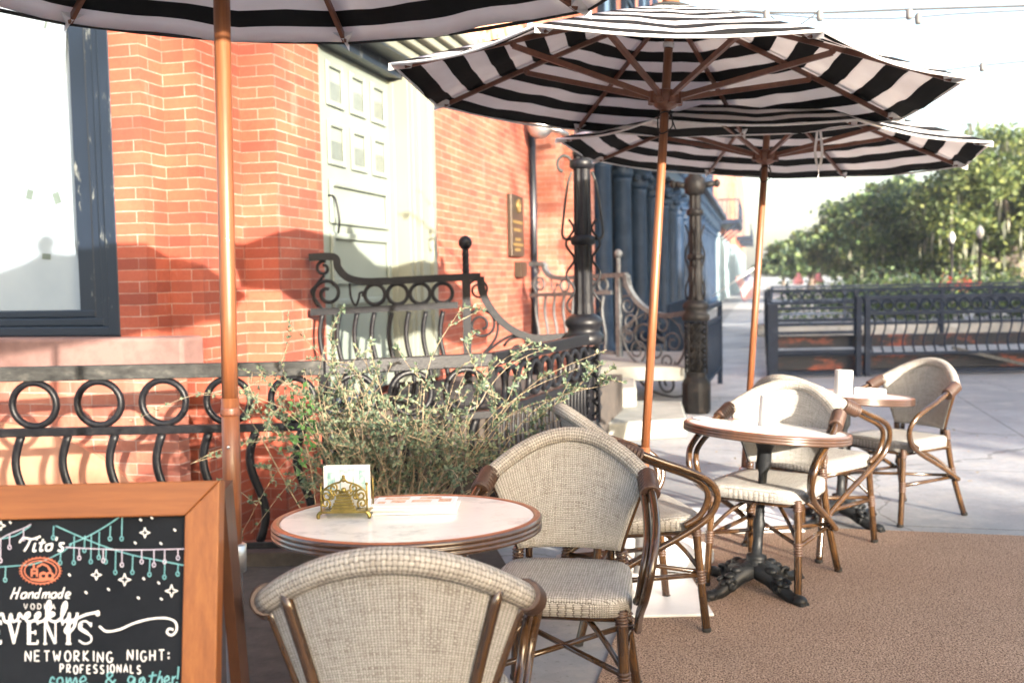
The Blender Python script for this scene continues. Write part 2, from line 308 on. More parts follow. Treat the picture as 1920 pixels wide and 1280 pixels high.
# ------------------------------------------------------------------ mesh builder
class MB:
    def __init__(s, M=None): s.v = []; s.f = []; s.uv = []; s.sm = []; s.M = M
    def pt(s, p):
        p = Vector(p)
        s.v.append(s.M @ p if s.M is not None else p); return len(s.v)-1
    def face(s, idx, uv=None, smooth=False):
        s.f.append(tuple(idx)); s.uv.append(uv); s.sm.append(smooth)
    def box(s, c, d, rot=None):
        c = Vector(c); h = Vector(d)/2; ids = []
        for sx in (-1, 1):
            for sy in (-1, 1):
                for sz in (-1, 1):
                    q = Vector((sx*h.x, sy*h.y, sz*h.z))
                    if rot is not None: q = rot @ q
                    ids.append(s.pt(c+q))
        X, Y, Z = d
        for q, (a, bb) in (((0, 1, 3, 2), (Y, Z)), ((6, 7, 5, 4), (Y, Z)), ((4, 5, 1, 0), (X, Z)), ((2, 3, 7, 6), (X, Z)), ((4, 0, 2, 6), (X, Y)), ((5, 7, 3, 1), (X, Y))):
            k = {0: [(0, 0), (0, bb), (a, bb), (a, 0)], 1: [(0, 0), (0, bb), (a, bb), (a, 0)]}[0]
            s.face([ids[i] for i in q], k)
        return s
    def span(s, a, b): return s.box([(x+y)/2 for x, y in zip(a, b)], [abs(y-x) for x, y in zip(a, b)])
    def tube(s, pts, r, n=8, closed=False, smooth=True, flat=None, ref=None):
        pts = [Vector(p) for p in pts]; m = len(pts)
        rr = r if isinstance(r, (list, tuple)) else [r]*m
        T = []
        for i in range(m):
            if closed: t = pts[(i+1) % m]-pts[i-1]
            else: t = pts[min(i+1, m-1)]-pts[max(i-1, 0)]
            T.append(t.normalized() if t.length > 1e-9 else Vector((0, 0, 1)))
        ref = Vector(ref) if ref is not None else (Vector((0, 0, 1)) if abs(T[0].z) < .9 else Vector((1, 0, 0)))
        u = (ref - T[0]*ref.dot(T[0])).normalized(); rings = []; L = 0
        for i in range(m):
            u = (u - T[i]*u.dot(T[i])); u = u.normalized() if u.length > 1e-9 else T[i].orthogonal().normalized()
            w_ = T[i].cross(u); ring = []
            if i: L += (pts[i]-pts[i-1]).length
            for k in range(n):
                a = 2*math.pi*(k+.5)/n
                fu, fw = (1, 1) if flat is None else flat
                ring.append(s.pt(pts[i] + u*(math.cos(a)*rr[i]*fu) + w_*(math.sin(a)*rr[i]*fw)))
            rings.append((ring, L))
        circ = 2*math.pi*max(rr)
        for i in range(m if closed else m-1):
            (A, la), (B, lb) = rings[i], rings[(i+1) % m]
            if closed and i == m-1: lb = la+(pts[0]-pts[-1]).length
            for k in range(n):
                k2 = (k+1) % n
                s.face((A[k], A[k2], B[k2], B[k]), [(k/n*circ, la), ((k+1)/n*circ, la), ((k+1)/n*circ, lb), (k/n*circ, lb)], smooth)
        if not closed:
            s.face(rings[0][0][::-1], None, False); s.face(rings[-1][0], None, False)
        return s
    def bar(s, pts, w, t, closed=False, ref=(0, 1, 0)):     # flat bar: t along ref, w across
        return s.tube(pts, math.sqrt(2)/2, 4, closed, False, (t, w), ref)
    def lathe(s, prof, n=24, o=(0, 0, 0), rot=None, smooth=True, caps=True):
        o = Vector(o); rings = []
        for r, z in prof:
            ring = []
            for k in range(n):
                a = 2*math.pi*k/n; q = Vector((r*math.cos(a), r*math.sin(a), z))
                if rot is not None: q = rot @ q
                ring.append(s.pt(o+q))
            rings.append(ring)
        for i in range(len(rings)-1):
            for k in range(n):
                k2 = (k+1) % n; A, B = rings[i], rings[i+1]
                rm = max(prof[i][0], prof[i+1][0], .01)*2*math.pi
                s.face((A[k], A[k2], B[k2], B[k]), [(k/n*rm, prof[i][1]), ((k+1)/n*rm, prof[i][1]), ((k+1)/n*rm, prof[i+1][1]), (k/n*rm, prof[i+1][1])], smooth)
        if caps and prof[0][0] > 1e-6: s.face(rings[0][::-1])
        if caps and prof[-1][0] > 1e-6: s.face(rings[-1])
        return s
    def ball(s, c, r, n=12, sc=(1, 1, 1)):
        pr = [(max(1e-7, r*math.sin(math.pi*i/8)), -r*math.cos(math.pi*i/8)) for i in range(9)]
        return s.lathe(pr, n, c, Matrix.Diagonal(sc))
    def grid(s, fn, nu, nv, uvf=None, smooth=True):
        ids = [[s.pt(fn(i/nu, j/nv)) for j in range(nv+1)] for i in range(nu+1)]
        for i in range(nu):
            for j in range(nv):
                q = [(i, j), (i+1, j), (i+1, j+1), (i, j+1)]
                s.face([ids[a][b_] for a, b_ in q], [uvf(a/nu, b_/nv) if uvf else (a/nu, b_/nv) for a, b_ in q], smooth)
        return s
    def prism(s, poly, z0, z1, uvs=True):                   # poly: plan outline, counter-clockwise
        lo = [s.pt((x, y, z0)) for x, y in poly]; hi = [s.pt((x, y, z1)) for x, y in poly]; m = len(poly); L = 0
        for i in range(m):
            j = (i+1) % m; d = math.hypot(poly[j][0]-poly[i][0], poly[j][1]-poly[i][1])
            s.face((lo[i], lo[j], hi[j], hi[i]), [(L, z0), (L+d, z0), (L+d, z1), (L, z1)]); L += d
        s.face(hi, [(x, y) for x, y in poly]); s.face(lo[::-1], [(x, y) for x, y in poly[::-1]])
        return s
    def build(s, name, mat, parent=None, bevel=0, solid=0, sub=0):
        me = bpy.data.meshes.new(name); me.from_pydata([tuple(v) for v in s.v], [], s.f)
        uvl = me.uv_layers.new(name='UVMap'); data = np.zeros((len(me.loops), 2), dtype=np.float32); k = 0
        for f, u in zip(s.f, s.uv):
            if u is None: u = [(s.v[i].x, s.v[i].z) for i in f]
            data[k:k+len(f)] = u; k += len(f)
        uvl.data.foreach_set('uv', data.ravel())
        me.polygons.foreach_set('use_smooth', s.sm); me.materials.append(MT[mat] if isinstance(mat, str) else mat); me.update()
        o = bpy.data.objects.new(name, me); COL.objects.link(o)
        if parent is not None: o.parent = parent
        if solid: md = o.modifiers.new('solid', 'SOLIDIFY'); md.thickness = solid; md.offset = 0
        if bevel: md = o.modifiers.new('bevel', 'BEVEL'); md.width = bevel; md.segments = 2; md.limit_method = 'ANGLE'
        if sub: md = o.modifiers.new('sub', 'SUBSURF'); md.levels = sub; md.render_levels = sub
        return o
def tag(o, label=None, cat=None, group=None, kind=None):
    if label: o['label'] = label
    if cat: o['category'] = cat
    if group: o['group'] = group
    if kind: o['kind'] = kind
    return o
def empty(name, loc, rz=0, label=None, cat=None, group=None, rx=0, ry=0):
    o = bpy.data.objects.new(name, None); COL.objects.link(o); o.empty_display_size = .1
    o.location = loc; o.rotation_euler = (rx, ry, rz); return tag(o, label, cat, group)
def kids(o): return [c for c in bpy.data.objects if c.parent == o]
def copy_tree(o, parent=None):
    c = o.copy(); COL.objects.link(c)
    if parent is not None: c.parent = parent
    for ch in kids(o): copy_tree(ch, c)
    return c
def spline(pts, n=8, closed=False):
    pts = [Vector(p) for p in pts]; out = []; m = len(pts)
    for i in range(m if closed else m-1):
        if closed: p0, p1, p2, p3 = pts[i-1], pts[i], pts[(i+1) % m], pts[(i+2) % m]
        else: p0, p1, p2, p3 = pts[max(i-1, 0)], pts[i], pts[i+1], pts[min(i+2, m-1)]
        for k in range(n):
            t = k/n
            out.append(.5*((2*p1)+(p2-p0)*t+(2*p0-5*p1+4*p2-p3)*t*t+(3*p1-p0-3*p2+p3)*t**3))
    if not closed: out.append(pts[-1])
    return out
def spiral(cx, cz, r0, r1, a0, turns, n=26):
    return [(cx+(r0+(r1-r0)*i/n)*math.cos(a0+turns*2*math.pi*i/n), 0, cz+(r0+(r1-r0)*i/n)*math.sin(a0+turns*2*math.pi*i/n)) for i in range(n+1)]
def circ(cx, cz, r, n=28): return [(cx+r*math.cos(2*math.pi*i/n), 0, cz+r*math.sin(2*math.pi*i/n)) for i in range(n)]
def frame2(a, b, z=0):                 # local x runs from a to b in plan, local z up
    a = Vector((a[0], a[1], z)); d = Vector((b[0]-a.x, b[1]-a.y, 0)); L = d.length; d.normalize()
    Mx = Matrix((d, Vector((-d.y, d.x, 0)), Vector((0, 0, 1)))).transposed().to_4x4(); Mx.translation = a
    return Mx, L
# ------------------------------------------------------------------ ground
E = Vector((.9699, -.2436, 0)); D = Vector((.2436, .9699, 0))       # across and along the street
def sheet(name, poly, z, mat, kind='structure'):
    mb = MB(); mb.face([mb.pt((x, y, z)) for x, y in poly], [(x, y) for x, y in poly]); return tag(mb.build(name, mat), kind=kind)
sheet('ground', [(-80, -60), (160, -60), (160, 400), (-80, 400), (-80, 7.4), (.45, 7.4), (.56, 6.85), (-.11, 5.2), (-.92, 4.86), (-80, 4.86)], 0, 'concrete')
sheet('areaway_floor', [(-60, 4), (2, 4), (2, 9), (-60, 9)], -.95, 'darkbrown')
mb = MB()
for a, b in (((-9, 4.93), (-.93, 4.93)), ((-.92, 4.93), (-.13, 5.26)), ((-.13, 5.26), (.5, 6.85))):
    Mx, L = frame2(a, b); mb.M = Mx; mb.box((L/2, 0, -.44), (L, .14, 1.02))
tag(mb.build('areaway_kerb', 'darkbrown', bevel=.008), kind='structure')
wp = [Vector((1.6, 12, 0)), Vector((3.0, 11.6, 0))]
sheet('sidewalk', [(1.75, 11.5), (3.25, 11.3), (3.25+.2436*110, 11.3+.97*110), (1.75+.2436*110, 11.5+.97*110)], .004, 'walk')
rugp = []
for u, v in ((-3.4, -3.2), (-3.4, 0), (0, 0), (0, -3.2)): pass
c0 = Vector((.83, 5.58, 0))
q = [c0-D*4.6, c0-D*4.6+E*4.5, c0+E*4.5, c0]
mb = MB(); mb.prism([(p.x, p.y) for p in q], .001, .014)
tag(mb.build('rug', 'rug', bevel=.004), 'large brown coir mat under the front tables', 'rug')

sheet('dark_bed', [(-60, 3.75), (-.62, 3.4), (-.08, 3.6), (.02, 4.4), (-.11, 5.15), (-.92, 4.84), (-60, 4.84)], .006, 'darkbrown')  # dark brown sheet between the front table and the railing
# ------------------------------------------------------------------ brick corner building
p1 = Vector((-2.11, 5.8, 0)); p2 = Vector((-2.054, 6.02, 0)); p3 = Vector((-1.838, 5.966, 0)); p4 = Vector((-1.713, 6.463, 0))
p5 = Vector((-1.486, 6.406, 0)); p6 = Vector((-1.318, 7.07, 0)); p7 = Vector((-.988, 8.38, 0)); p8 = Vector((-.826, 8.34, 0)); p9 = Vector((.272, 12.7, 0))
corner = empty('brick_building', (-2.5, 8, 0), 0, 'red brick corner building with green panelled door and dark framed window', 'building')
inv = Matrix.Translation((2.5, -8, 0))
def cb(): return MB(inv)
p0 = p1 - E*.195
def xy(l): return [(p.x, p.y) for p in l]
mb = cb(); mb.prism(xy([p0, p1, p2, p3, p4, p5, p6, p6-E*.7, p4-E*.9, p0+D*.7]), -1, 7.4)
mb.prism(xy([p0-E*1.85-E*3, p0-E*1.85, p0-E*1.85+D*.5, p0-E*4.85+D*.5]), -1, 7.4)        # left of the window
mb.prism(xy([p0-E*1.85, p0, p0+D*.5, p0-E*1.85+D*.5]), -1, 1.0)
mb.prism(xy([p0-E*1.85, p0, p0+D*.5, p0-E*1.85+D*.5]), 3.75, 7.4)
r9 = p9 - E*.6
p8b = p8 + D*.62
mb.prism(xy([p8b, p9, r9, p8b-E*.6]), -1, 7.4)                                              # right of the door
mb.prism(xy([p6, p8b, p8b-E*.7, p6-E*.7]), 3.55, 7.4)                                       # over the door
mb.build('wall', 'brick', corner)
FA = Matrix((E, D, Vector((0, 0, 1)))).transposed().to_4x4(); FA.translation = p1; FA = inv @ FA      # u, v, z on the window front
def fa(): return MB(FA)
# stone sill course, plinth and basement arch
mb = fa(); mb.span((-5, -.13, .92), (.29, .10, 1.105)); mb.build('sill', 'stone', corner, bevel=.02)
mb = fa(); mb.span((-5, -.06, -.99), (.20, .05, .917)); mb.build('plinth', 'brick_pale', corner)  # paler brick puts sunlight into the plinth's colour
mb = fa()
arc = [(-1.05+1.42*math.cos(a), -.1, -.72+1.32*math.sin(a)) for a in [math.pi*i/40 for i in range(41)]]
for i in range(40):
    a, b = Vector(arc[i]), Vector(arc[i+1]); ca = Vector((-1.05, -.1, -.72))
    ia, ib = ca+(a-ca)*.70, ca+(b-ca)*.70
    ids = [mb.pt(q) for q in (a, b, ib, ia)]; back = [mb.pt(q+Vector((0, .12, 0))) for q in (a, b, ib, ia)]
    mb.face(ids); mb.face((ids[0], back[0], back[1], ids[1])); mb.face((ids[3], ids[2], back[2], back[3]))
mb.build('basement_arch', 'stone_arch', corner)
mb = fa(); mb.span((-2.0, -.075, -.95), (-.1, -.062, -.02)); mb.build('basement_window', 'bluewall', corner)
# window
mb = fa()
for (u0, u1, v0, z0) in ((-.195, -.275, .00, 1.108), (-.278, -.335, .03, 1.125), (-.338, -.40, .055, 1.14), (-.415, -.53, .085, 1.155)):
    mb.span((u0, v0, z0), (u1, v0+.14, 3.74))
    mb.span((-2.24-u0, v0, z0), (-2.24-u1, v0+.14, 3.74))
mb.span((-2.04, .012, 1.107), (-.198, .13, 1.165)); mb.span((-1.90, .047, 1.166), (-.34, .16, 1.215)); mb.span((-1.82, .082, 1.216), (-.42, .2, 1.262))
win = mb.build('window', 'navy', corner, bevel=.008)
mb = fa(); mb.span((-2.0, .19, 1.2), (-.42, .2, 3.74)); mb.build('pane', 'paper', win)
mb = fa(); pts = [(-1.95, 1.262), (-.535, 1.262), (-.60, 1.60), (-.74, 2.06), (-.66, 2.5), (-.58, 3.1), (-.54, 3.74), (-1.95, 3.74)]
ids = [mb.pt((u, .175, z)) for u, z in pts]; mb.face(ids); mb.build('paper_sheet', 'paper', win, solid=.003)
FAinv = (FA.inverted() @ inv)
for (px, py, w_, h_, a) in ((12, 360, .045, .06, .3), (75, 368, .045, .07, -.3), (50, 480, .06, .035, .1), (52, 35, .015, .05, .3)):
    q = FAinv @ P(px, py, 6.0); mb = MB(FA @ Matrix.Translation((q.x, .171, q.z)) @ Matrix.Rotation(a, 4, 'Y')); mb.box((0, 0, 0), (w_, .003, h_)); mb.build('tape', 'tape', win)
# door, recessed
DR = Matrix((D, -E, Vector((0, 0, 1)))).transposed().to_4x4(); DR.translation = p6; DR = inv @ DR      # s along door, outward is -y
def dr(): return MB(DR)
W = 1.35; ZB = .55; ZT = 3.06
mb = dr(); mb.span((0, .0, ZB), (W, .05, ZT)); door = mb.build('door', 'door', corner)
mb = dr()
def frame_panel(mb, s0, s1, z0, z1, fr=.03, dpt=.022):
    mb.span((s0, -dpt, z0), (s0+fr, -.001, z1)); mb.span((s1-fr, -dpt, z0), (s1, -.001, z1)); mb.span((s0+fr, -dpt, z0), (s1-fr, -.001, z0+fr)); mb.span((s0+fr, -dpt, z1-fr), (s1-fr, -.001, z1))
for i in range(3):
    s0 = .10+i*.42
    for z0, z1 in ((2.66, 2.98), (2.24, 2.56)): frame_panel(mb, s0, s0+.31, z0, z1, .045, .022)
mb.build('sash_moulding', 'door', door, bevel=.012)
for z0, z1 in ((1.82, 2.14), (1.38, 1.76), (.72, 1.28)): mb = dr(); frame_panel(mb, .10, 1.25, z0, z1, .05, .03); mb.build('door_panel', 'door', door, bevel=.012)
for i in range(3):
    s0 = .10+i*.42
    for z0, z1 in ((2.66, 2.98), (2.24, 2.56)): mb = dr(); mb.span((s0+.05, -.004, z0+.05), (s0+.26, -.001, z1-.14)); mb.build('door_pane', 'door_glass', door)
mb = dr(); mb.tube(spline([(.12, -.06, 1.75), (.10, -.08, 1.85), (.10, -.05, 2.0), (.1, -.0, 2.02)], 5), .008); mb.build('door_handle', 'iron', door)
mb = dr()
mb.span((W, -.17, ZB), (W+.06, .02, ZT)); mb.span((W-.02, -.05, ZB), (W, .02, ZT))
for (a, b_, o) in ((.06, .16, -.19), (.16, .24, -.215), (.24, .40, -.20), (.40, .50, -.23), (.5, .62, -.195)):
    mb.span((W+a+.001, o, ZB), (W+b_, -.1, ZT+.12))
mb.build('door_frame', 'cream', corner, bevel=.006)
mb = dr()
mb.span((-.06, -.12, ZT+.005), (W+.0, .1, ZT+.09))
mb.build('door_head', 'navy', corner)
mb = dr()
mb.span((-.14, -.29, 3.153), (W+.75, .1, 3.16)); mb.build('soffit_shade', 'navy', corner); mb = dr()  # dark board paints the shade under the cream hood
for k, (z0, z1, o) in enumerate(((3.162, 3.24, .30), (3.243, 3.30, .36), (3.303, 3.37, .42), (3.373, 3.45, .47), (3.453, 3.52, .53))):
    mb.span((-.08-o*.2, -o, z0), (W+.7+o*.2, .1, z1))
mb.build('door_hood', 'cream', corner, bevel=.015)
# carved frieze band along the street front
mb = dr(); mb.span((1.9, -.22, 3.56), (5.7, -.02, 4.35)); mb.span((1.85, -.27, 3.53), (5.75, -.23, 3.60))
rr_ = random.Random(3)
for i in range(70):
    s_ = 2.0+rr_.random()*3.6; z_ = 3.66+rr_.random()*.62; r_ = .05+.07*rr_.random()
    if rr_.random() < .5: mb.ball((s_, -.23, z_), r_, 10, (1.3, .7, .8))
    else: mb.tube([(x, -.25, z) for x, _, z in spiral(s_, z_, r_*1.5, .02, rr_.random()*6, 1.2, 18)], .028, 6)
mb.build('frieze', 'terracotta', corner, bevel=.01)
# stoop in front of the door and the steps beside it
mb = MB(); mb.prism([(-1.28, 7.0), (.44, 6.92), (1.02, 9.2), (-.70, 9.4)], -.9, .50); tag(mb.build('stoop', 'darkbrown', bevel=.01), 'dark landing in front of the green door', 'stoop')
for nm, poly, z0, z1, lab in (('stone_step', [(.78, 8.35), (1.50, 8.55), (1.66, 9.75), (1.02, 9.9)], .002, .17, 'wide lower stone step beside the black lamp post pedestal'),
                          ('stone_step', [(.86, 9.2), (1.16, 9.3), (1.26, 10.2), (.96, 10.3)], .173, .36, 'short upper stone step set on the wide lower step')):
    mb = MB(); mb.prism(poly, z0, z1); tag(mb.build(nm, 'stepstone', bevel=.02), lab, 'step')
mb = MB(); mb.prism([(.55, 10.4), (1.75, 10.1), (2.2, 12.2), (1.0, 12.6)], .33, .47); tag(mb.build('landing', 'stepstone', bevel=.01), 'raised pale landing behind the scrolled stair railing', 'landing')

# downspout, plaque
mb = MB(); b9 = p9+E*.03
mb.tube([(b9.x, b9.y-.06, 0), (b9.x, b9.y-.06, 4.0)], .045, 10); tag(mb.build('downspout', 'navy'), 'dark downspout between the sunlit wall and stained brick pier', 'downspout')
mb = MB(); mb.lathe([(.02, 0), (.13, .02), (.16, .09), (.12, .15), (.03, .17)], 16, P(1012, 238, 12.4), Matrix.Rotation(R(90), 3, 'X')); mb.tube([P(1012, 238, 12.5), P(1045, 244, 12.3), P(1062, 252, 12.6)], .04, 8)
tag(mb.build('flood_lamp', 'steel'), 'silver flood lamp mounted high on the stained brick pier', 'lamp')
PL_ = Matrix((D, -E, Vector((0, 0, 1)))).transposed().to_4x4()
a = P(979, 368, 11.6); pl = empty('plaque', (0, 0, 0), 0, 'tall dark bronze plaque with gold emblem on the sunlit brick', 'plaque')
s0 = (p8b.x + .0); vdir = D
sA = 3.55
PL_.translation = p8 + D*(sA) + E*.03
pl.matrix_world = PL_
mb = MB(); mb.span((-.30, -.03, 1.66), (.30, .03, 2.38)); mb.build('plate', 'plaque', pl, bevel=.01)
mb = MB(); mb.tube(spline([(-.02, -.04, 2.2), (.06, -.04, 2.26), (0, -.04, 2.32), (-.06, -.04, 2.26)], 4, True), .018, 6, True); mb.ball((0, -.04, 2.2), .03)
for i, (z_, w_) in enumerate(((2.06, .5), (1.97, .42), (1.86, .3), (1.80, .5), (1.74, .35))):
    for k in range(int(w_/.07)): mb.box((-w_/2+.035+k*.07, -.034, z_), (.045, .006, .035))
mb.build('emblem', 'gold', pl)
mb = MB(PL_); mb.span((.0, -.06, 1.42), (.3, .02, 1.6)); tag(mb.build('box', 'plaque'), 'small dark junction box below the bronze plaque', 'box')

# ------------------------------------------------------------------ blue iron-front building
q0 = Vector((.34, 13.0, 0))                                          # brick pier end
iron = empty('column_building', (3, 25, 0), 0, 'long blue building with classical columns and brick upper storey', 'building')
inv2 = Matrix.Translation((-3, -25, 0))
mb = MB(inv2); a = q0; mb.prism(xy([a, a+E*.34, a+E*.34+D*.25, a+E*.62+D*.25, a+E*.62+D*.9, a+D*.9]), 0, 8.5); mb.build('pier', 'brick_pale', iron)
mb = MB(inv2); mb.span_ = None
FB = Matrix((D, -E, Vector((0, 0, 1)))).transposed().to_4x4(); b0 = q0+E*.62+D*.9; FB.translation = b0; FB = inv2 @ FB
mb = MB(FB); mb.span((0, .25, 0), (36, .6, 8.5)); mb.build('wall', 'bluewall', iron)
mb = MB(FB); mb.span((0, .05, 4.5), (36, .24, 8.5)); mb.build('upper_wall', 'brick_far', iron)
for i in range(16):
    s_ = .55+i*2.25
    mb = MB(FB); mb.lathe([(.22, 0), (.22, .18), (.19, .22), (.17, .3), (.155, 2.75), (.17, 2.8)], 16, (s_, 0, .2)); mb.box((s_, 0, .1), (.5, .5, .2))
    col = mb.build('column', 'blueiron', iron)
    mb = MB(FB); mb.lathe([(.17, 2.95), (.2, 3.05), (.18, 3.1), (.27, 3.3), (.3, 3.38)], 16, (s_, 0, .05))
    for k in range(8):
        a_ = k*math.pi/4; mb.ball((s_+.22*math.cos(a_), .22*math.sin(a_), 3.22), .07, 8)
    mb.box((s_, 0, 3.47), (.62, .62, .09)); mb.build('capital', 'blueiron', col)
    if i < 15:
        mb = MB(FB); mb.span((s_+.45, .2, .4), (s_+1.85, .245, 3.1)); wn = mb.build('window', 'glass', iron)
        mb = MB(FB); mb.span((s_+.40, .17, .3), (s_+.46, .25, 3.2)); mb.span((s_+1.84, .17, .3), (s_+1.9, .25, 3.2)); mb.span((s_+.46, .17, 3.1), (s_+1.84, .25, 3.2)); mb.span((s_+.46, .17, .3), (s_+1.84, .25, .42)); mb.span((s_+1.12, .18, .42), (s_+1.18, .25, 3.1)); mb.build('frame', 'blueiron', wn)
mb = MB(FB); mb.span((-.3, -.3, 3.52), (36.2, .24, 3.95)); mb.span((-.35, -.42, 3.953), (36.3, .24, 4.06)); mb.span((-.4, -.6, 4.063), (36.4, .24, 4.22)); mb.span((-.38, -.52, 4.223), (36.4, .24, 4.32))
for k in range(90): mb.box((.2+k*.4, -.36, 3.9), (.14, .1, .1))
mb.build('cornice', 'blueiron', iron)
for i in range(14):
    s_ = .9+i*2.5
    mb = MB(FB); mb.span((s_, .0, 5.0), (s_+1.1, .06, 7.3)); wn = mb.build('upper_window', 'glass', iron)
    mb = MB(FB); mb.span((s_-.1, -.05, 4.9), (s_, .07, 7.4)); mb.span((s_+1.1, -.05, 4.9), (s_+1.2, .07, 7.4)); mb.span((s_, -.05, 7.3), (s_+1.1, .07, 7.4)); mb.span((s_, -.06, 4.9), (s_+1.1, .07, 5.0)); mb.span((s_, -.03, 6.1), (s_+1.1, .07, 6.17)); mb.build('frame', 'blueiron', wn)
# ------------------------------------------------------------------ balcony building and the far row
b1 = q0+E*.62+D*37.2
bal = empty('balcony_building', tuple(b1), 0, 'far brick building with iron balcony over pale ground storey', 'building')
FC = Matrix((D, -E, Vector((0, 0, 1)))).transposed().to_4x4()
mb = MB(FC); mb.span((0, -.1, 3.6), (22, .5, 9.5)); mb.build('wall', 'brick_far', bal)
mb = MB(FC); mb.span((0, -.12, 0), (22, .5, 3.597)); mb.build('ground_storey', 'palewall', bal)
for k in range(6):
    mb = MB(FC); mb.span((1+k*3.5, -.2, 0), (1.5+k*3.5, -.121, 3.5)); mb.build('pilaster', 'palewall', bal)
    mb = MB(FC); mb.span((1.7+k*3.5, -.13, 4.6), (3.0+k*3.5, -.101, 7.2)); mb.build('window', 'glass', bal)
mb = MB(FC); mb.span((2.0, -1.15, 4.0), (10.5, -.125, 4.2))
bc = mb.build('balcony', 'railblue', bal)
mb = MB(FC); mb.tube([(2.0, -1.12, 5.2), (10.5, -1.12, 5.2)], .04, 6); mb.tube([(2.0, -1.12, 5.2), (2.0, -.12, 5.2)], .04, 6); mb.tube([(2.0, -1.12, 4.35), (10.5, -1.12, 4.35)], .03, 6)
for k in range(43): mb.tube([(2.0+k*.2, -1.12, 4.2), (2.0+k*.2, -1.12, 5.2)], .02, 4)
for k in range(5): mb.tube([(2.0, -1.12+k*.2, 4.2), (2.0, -1.12+k*.2, 5.2)], .02, 4)
mb.build('balcony_railing', 'railblue', bc)
for k in range(3): 
    mb = MB(FC); mb.tube([(2.4+k*3.9, -1.05, 4.0), (2.4+k*3.9, -.13, 3.3)], .06, 6); mb.build('bracket', 'railblue', bc)
b2 = q0+E*.75+D*60
far = empty('row_building', tuple(b2), 0, 'sunlit brick row building at the very end of the street, beyond the balcony', 'building')
mb = MB(FC); mb.span((0, -.3, 3.5), (45, .5, 11)); mb.build('wall', 'brick_far', far)
mb = MB(FC); mb.span((0, -.32, 0), (45, .5, 3.497)); mb.build('ground_storey', 'palewall', far)
for k in range(9):
    mb = MB(FC); mb.span((1.5+k*5, -.34, 5.0), (3.1+k*5, -.301, 8.0)); mb.build('window', 'glass', far)
for k in range(3):
    mb = MB(FC); mb.span((2+k*9, -1.4, 4.0), (7+k*9, -.33, 4.2)); mb.tube([(2+k*9, -1.35, 5.0), (7+k*9, -1.35, 5.0)], .05, 6)
    for j in range(12): mb.tube([(2+k*9+j*.45, -1.35, 4.2), (2+k*9+j*.45, -1.35, 5.0)], .03, 4)
    mb.build('balcony', 'railblue', far)
# flag on the far front
fp = P(1382, 522, 44); fe = empty('flag', tuple(fp), 0, 'striped flag hanging from an angled pole on the far fronts', 'flag')
a, b = P(1378, 535, 44)-fp, P(1412, 505, 43.4)-fp
mb = MB(); mb.tube([a-Vector((1.2, 0, .6)), b+Vector((.35, 0, .25))], .03, 6); mb.build('pole', 'steel', fe)
tl, tr, bl_ = P(1380, 520, 44)-fp, P(1404, 508, 43.5)-fp, P(1396, 565, 44)-fp
mb = MB(); mb.grid(lambda i, j: tl+(tr-tl)*j+(bl_-tl)*i+Vector((0, .12*math.sin(i*9+j*3), 0)), 12, 8, lambda i, j: (i, j)); mb.build('cloth', 'flag', fe)
# ------------------------------------------------------------------ ring railing along the terrace
def s_bar(mb, x, z0, z1, amp, r=.011, y=0, flip=1, flat=(1, 1)):
    pts = []
    for i in range(21):
        t = i/20; pts.append((x+flip*amp*math.sin(t*2*math.pi*1.0), y, z1+(z0-z1)*t))
    mb.tube(pts, r, 6, False, True, flat, (0, 1, 0))
def ring_railing(root, a, b, n_ring, n_bal, top=1.02, mid=.70, bot=.12, rtop='iron_worn', ext=0, ring_r=.122, amp=.034, thick=.03):
    Mx, L = frame2(a, b)
    Mr = Matrix.Translation(-root.location) @ Mx
    mb = MB(Mr); mb.box((L/2, 0, top-.035), (L+ext, .05, .07)); mb.build('top_rail', rtop, root, bevel=.005)
    mb = MB(Mr); mb.box((L/2, 0, mid), (L+ext, .04, .04)); mb.build('lower_rail', 'iron', root, bevel=.004)
    mb = MB(Mr); mb.box((L/2, 0, bot), (L+ext, .04, .035)); mb.build('bottom_rail', 'iron', root, bevel=.004)
    rz = (top-.07+mid+.02)/2; rr = min(ring_r, (top-.07-mid-.02)/2+.004)
    for i in range(n_ring):
        mb = MB(Mr); x = (i+.5)*L/n_ring; mb.tube(circ(x, rz, rr-.013), .017, 8, True, True, (1.1, 1.0), (0, 1, 0)); mb.build('ring', 'iron', root)
    for i in range(n_bal):
        mb = MB(Mr); s_bar(mb, (i+.5)*L/n_bal, bot+.015, mid-.018, amp, .0185 if thick else .0125, 0, -1, (.7, 1.15)); mb.build('baluster', 'iron', root)
rail = empty('ring_railing', (-1.5, 4.84, 0), 0, 'black iron terrace railing of rings and wavy balusters behind the shrub', 'railing')
RA, RB, RC, RD = (-3.42, 4.79), (-.92, 4.84), (-.11, 5.16), (.50, 6.70)
ring_railing(rail, RA, RB, 8, 11)
ring_railing(rail, RB, RC, 3, 5, rtop='iron')
ring_railing(rail, RC, RD, 9, 24, rtop='iron', ring_r=.105, amp=.02, thick=0)
for (x, y) in (RA, RB, RC):
    mb = MB(Matrix.Translation((x, y, 0)-rail.location if False else Vector((x, y, 0))-rail.location)); mb.box((0, 0, .51), (.035, .035, 1.0)); mb.build('post', 'iron', rail)

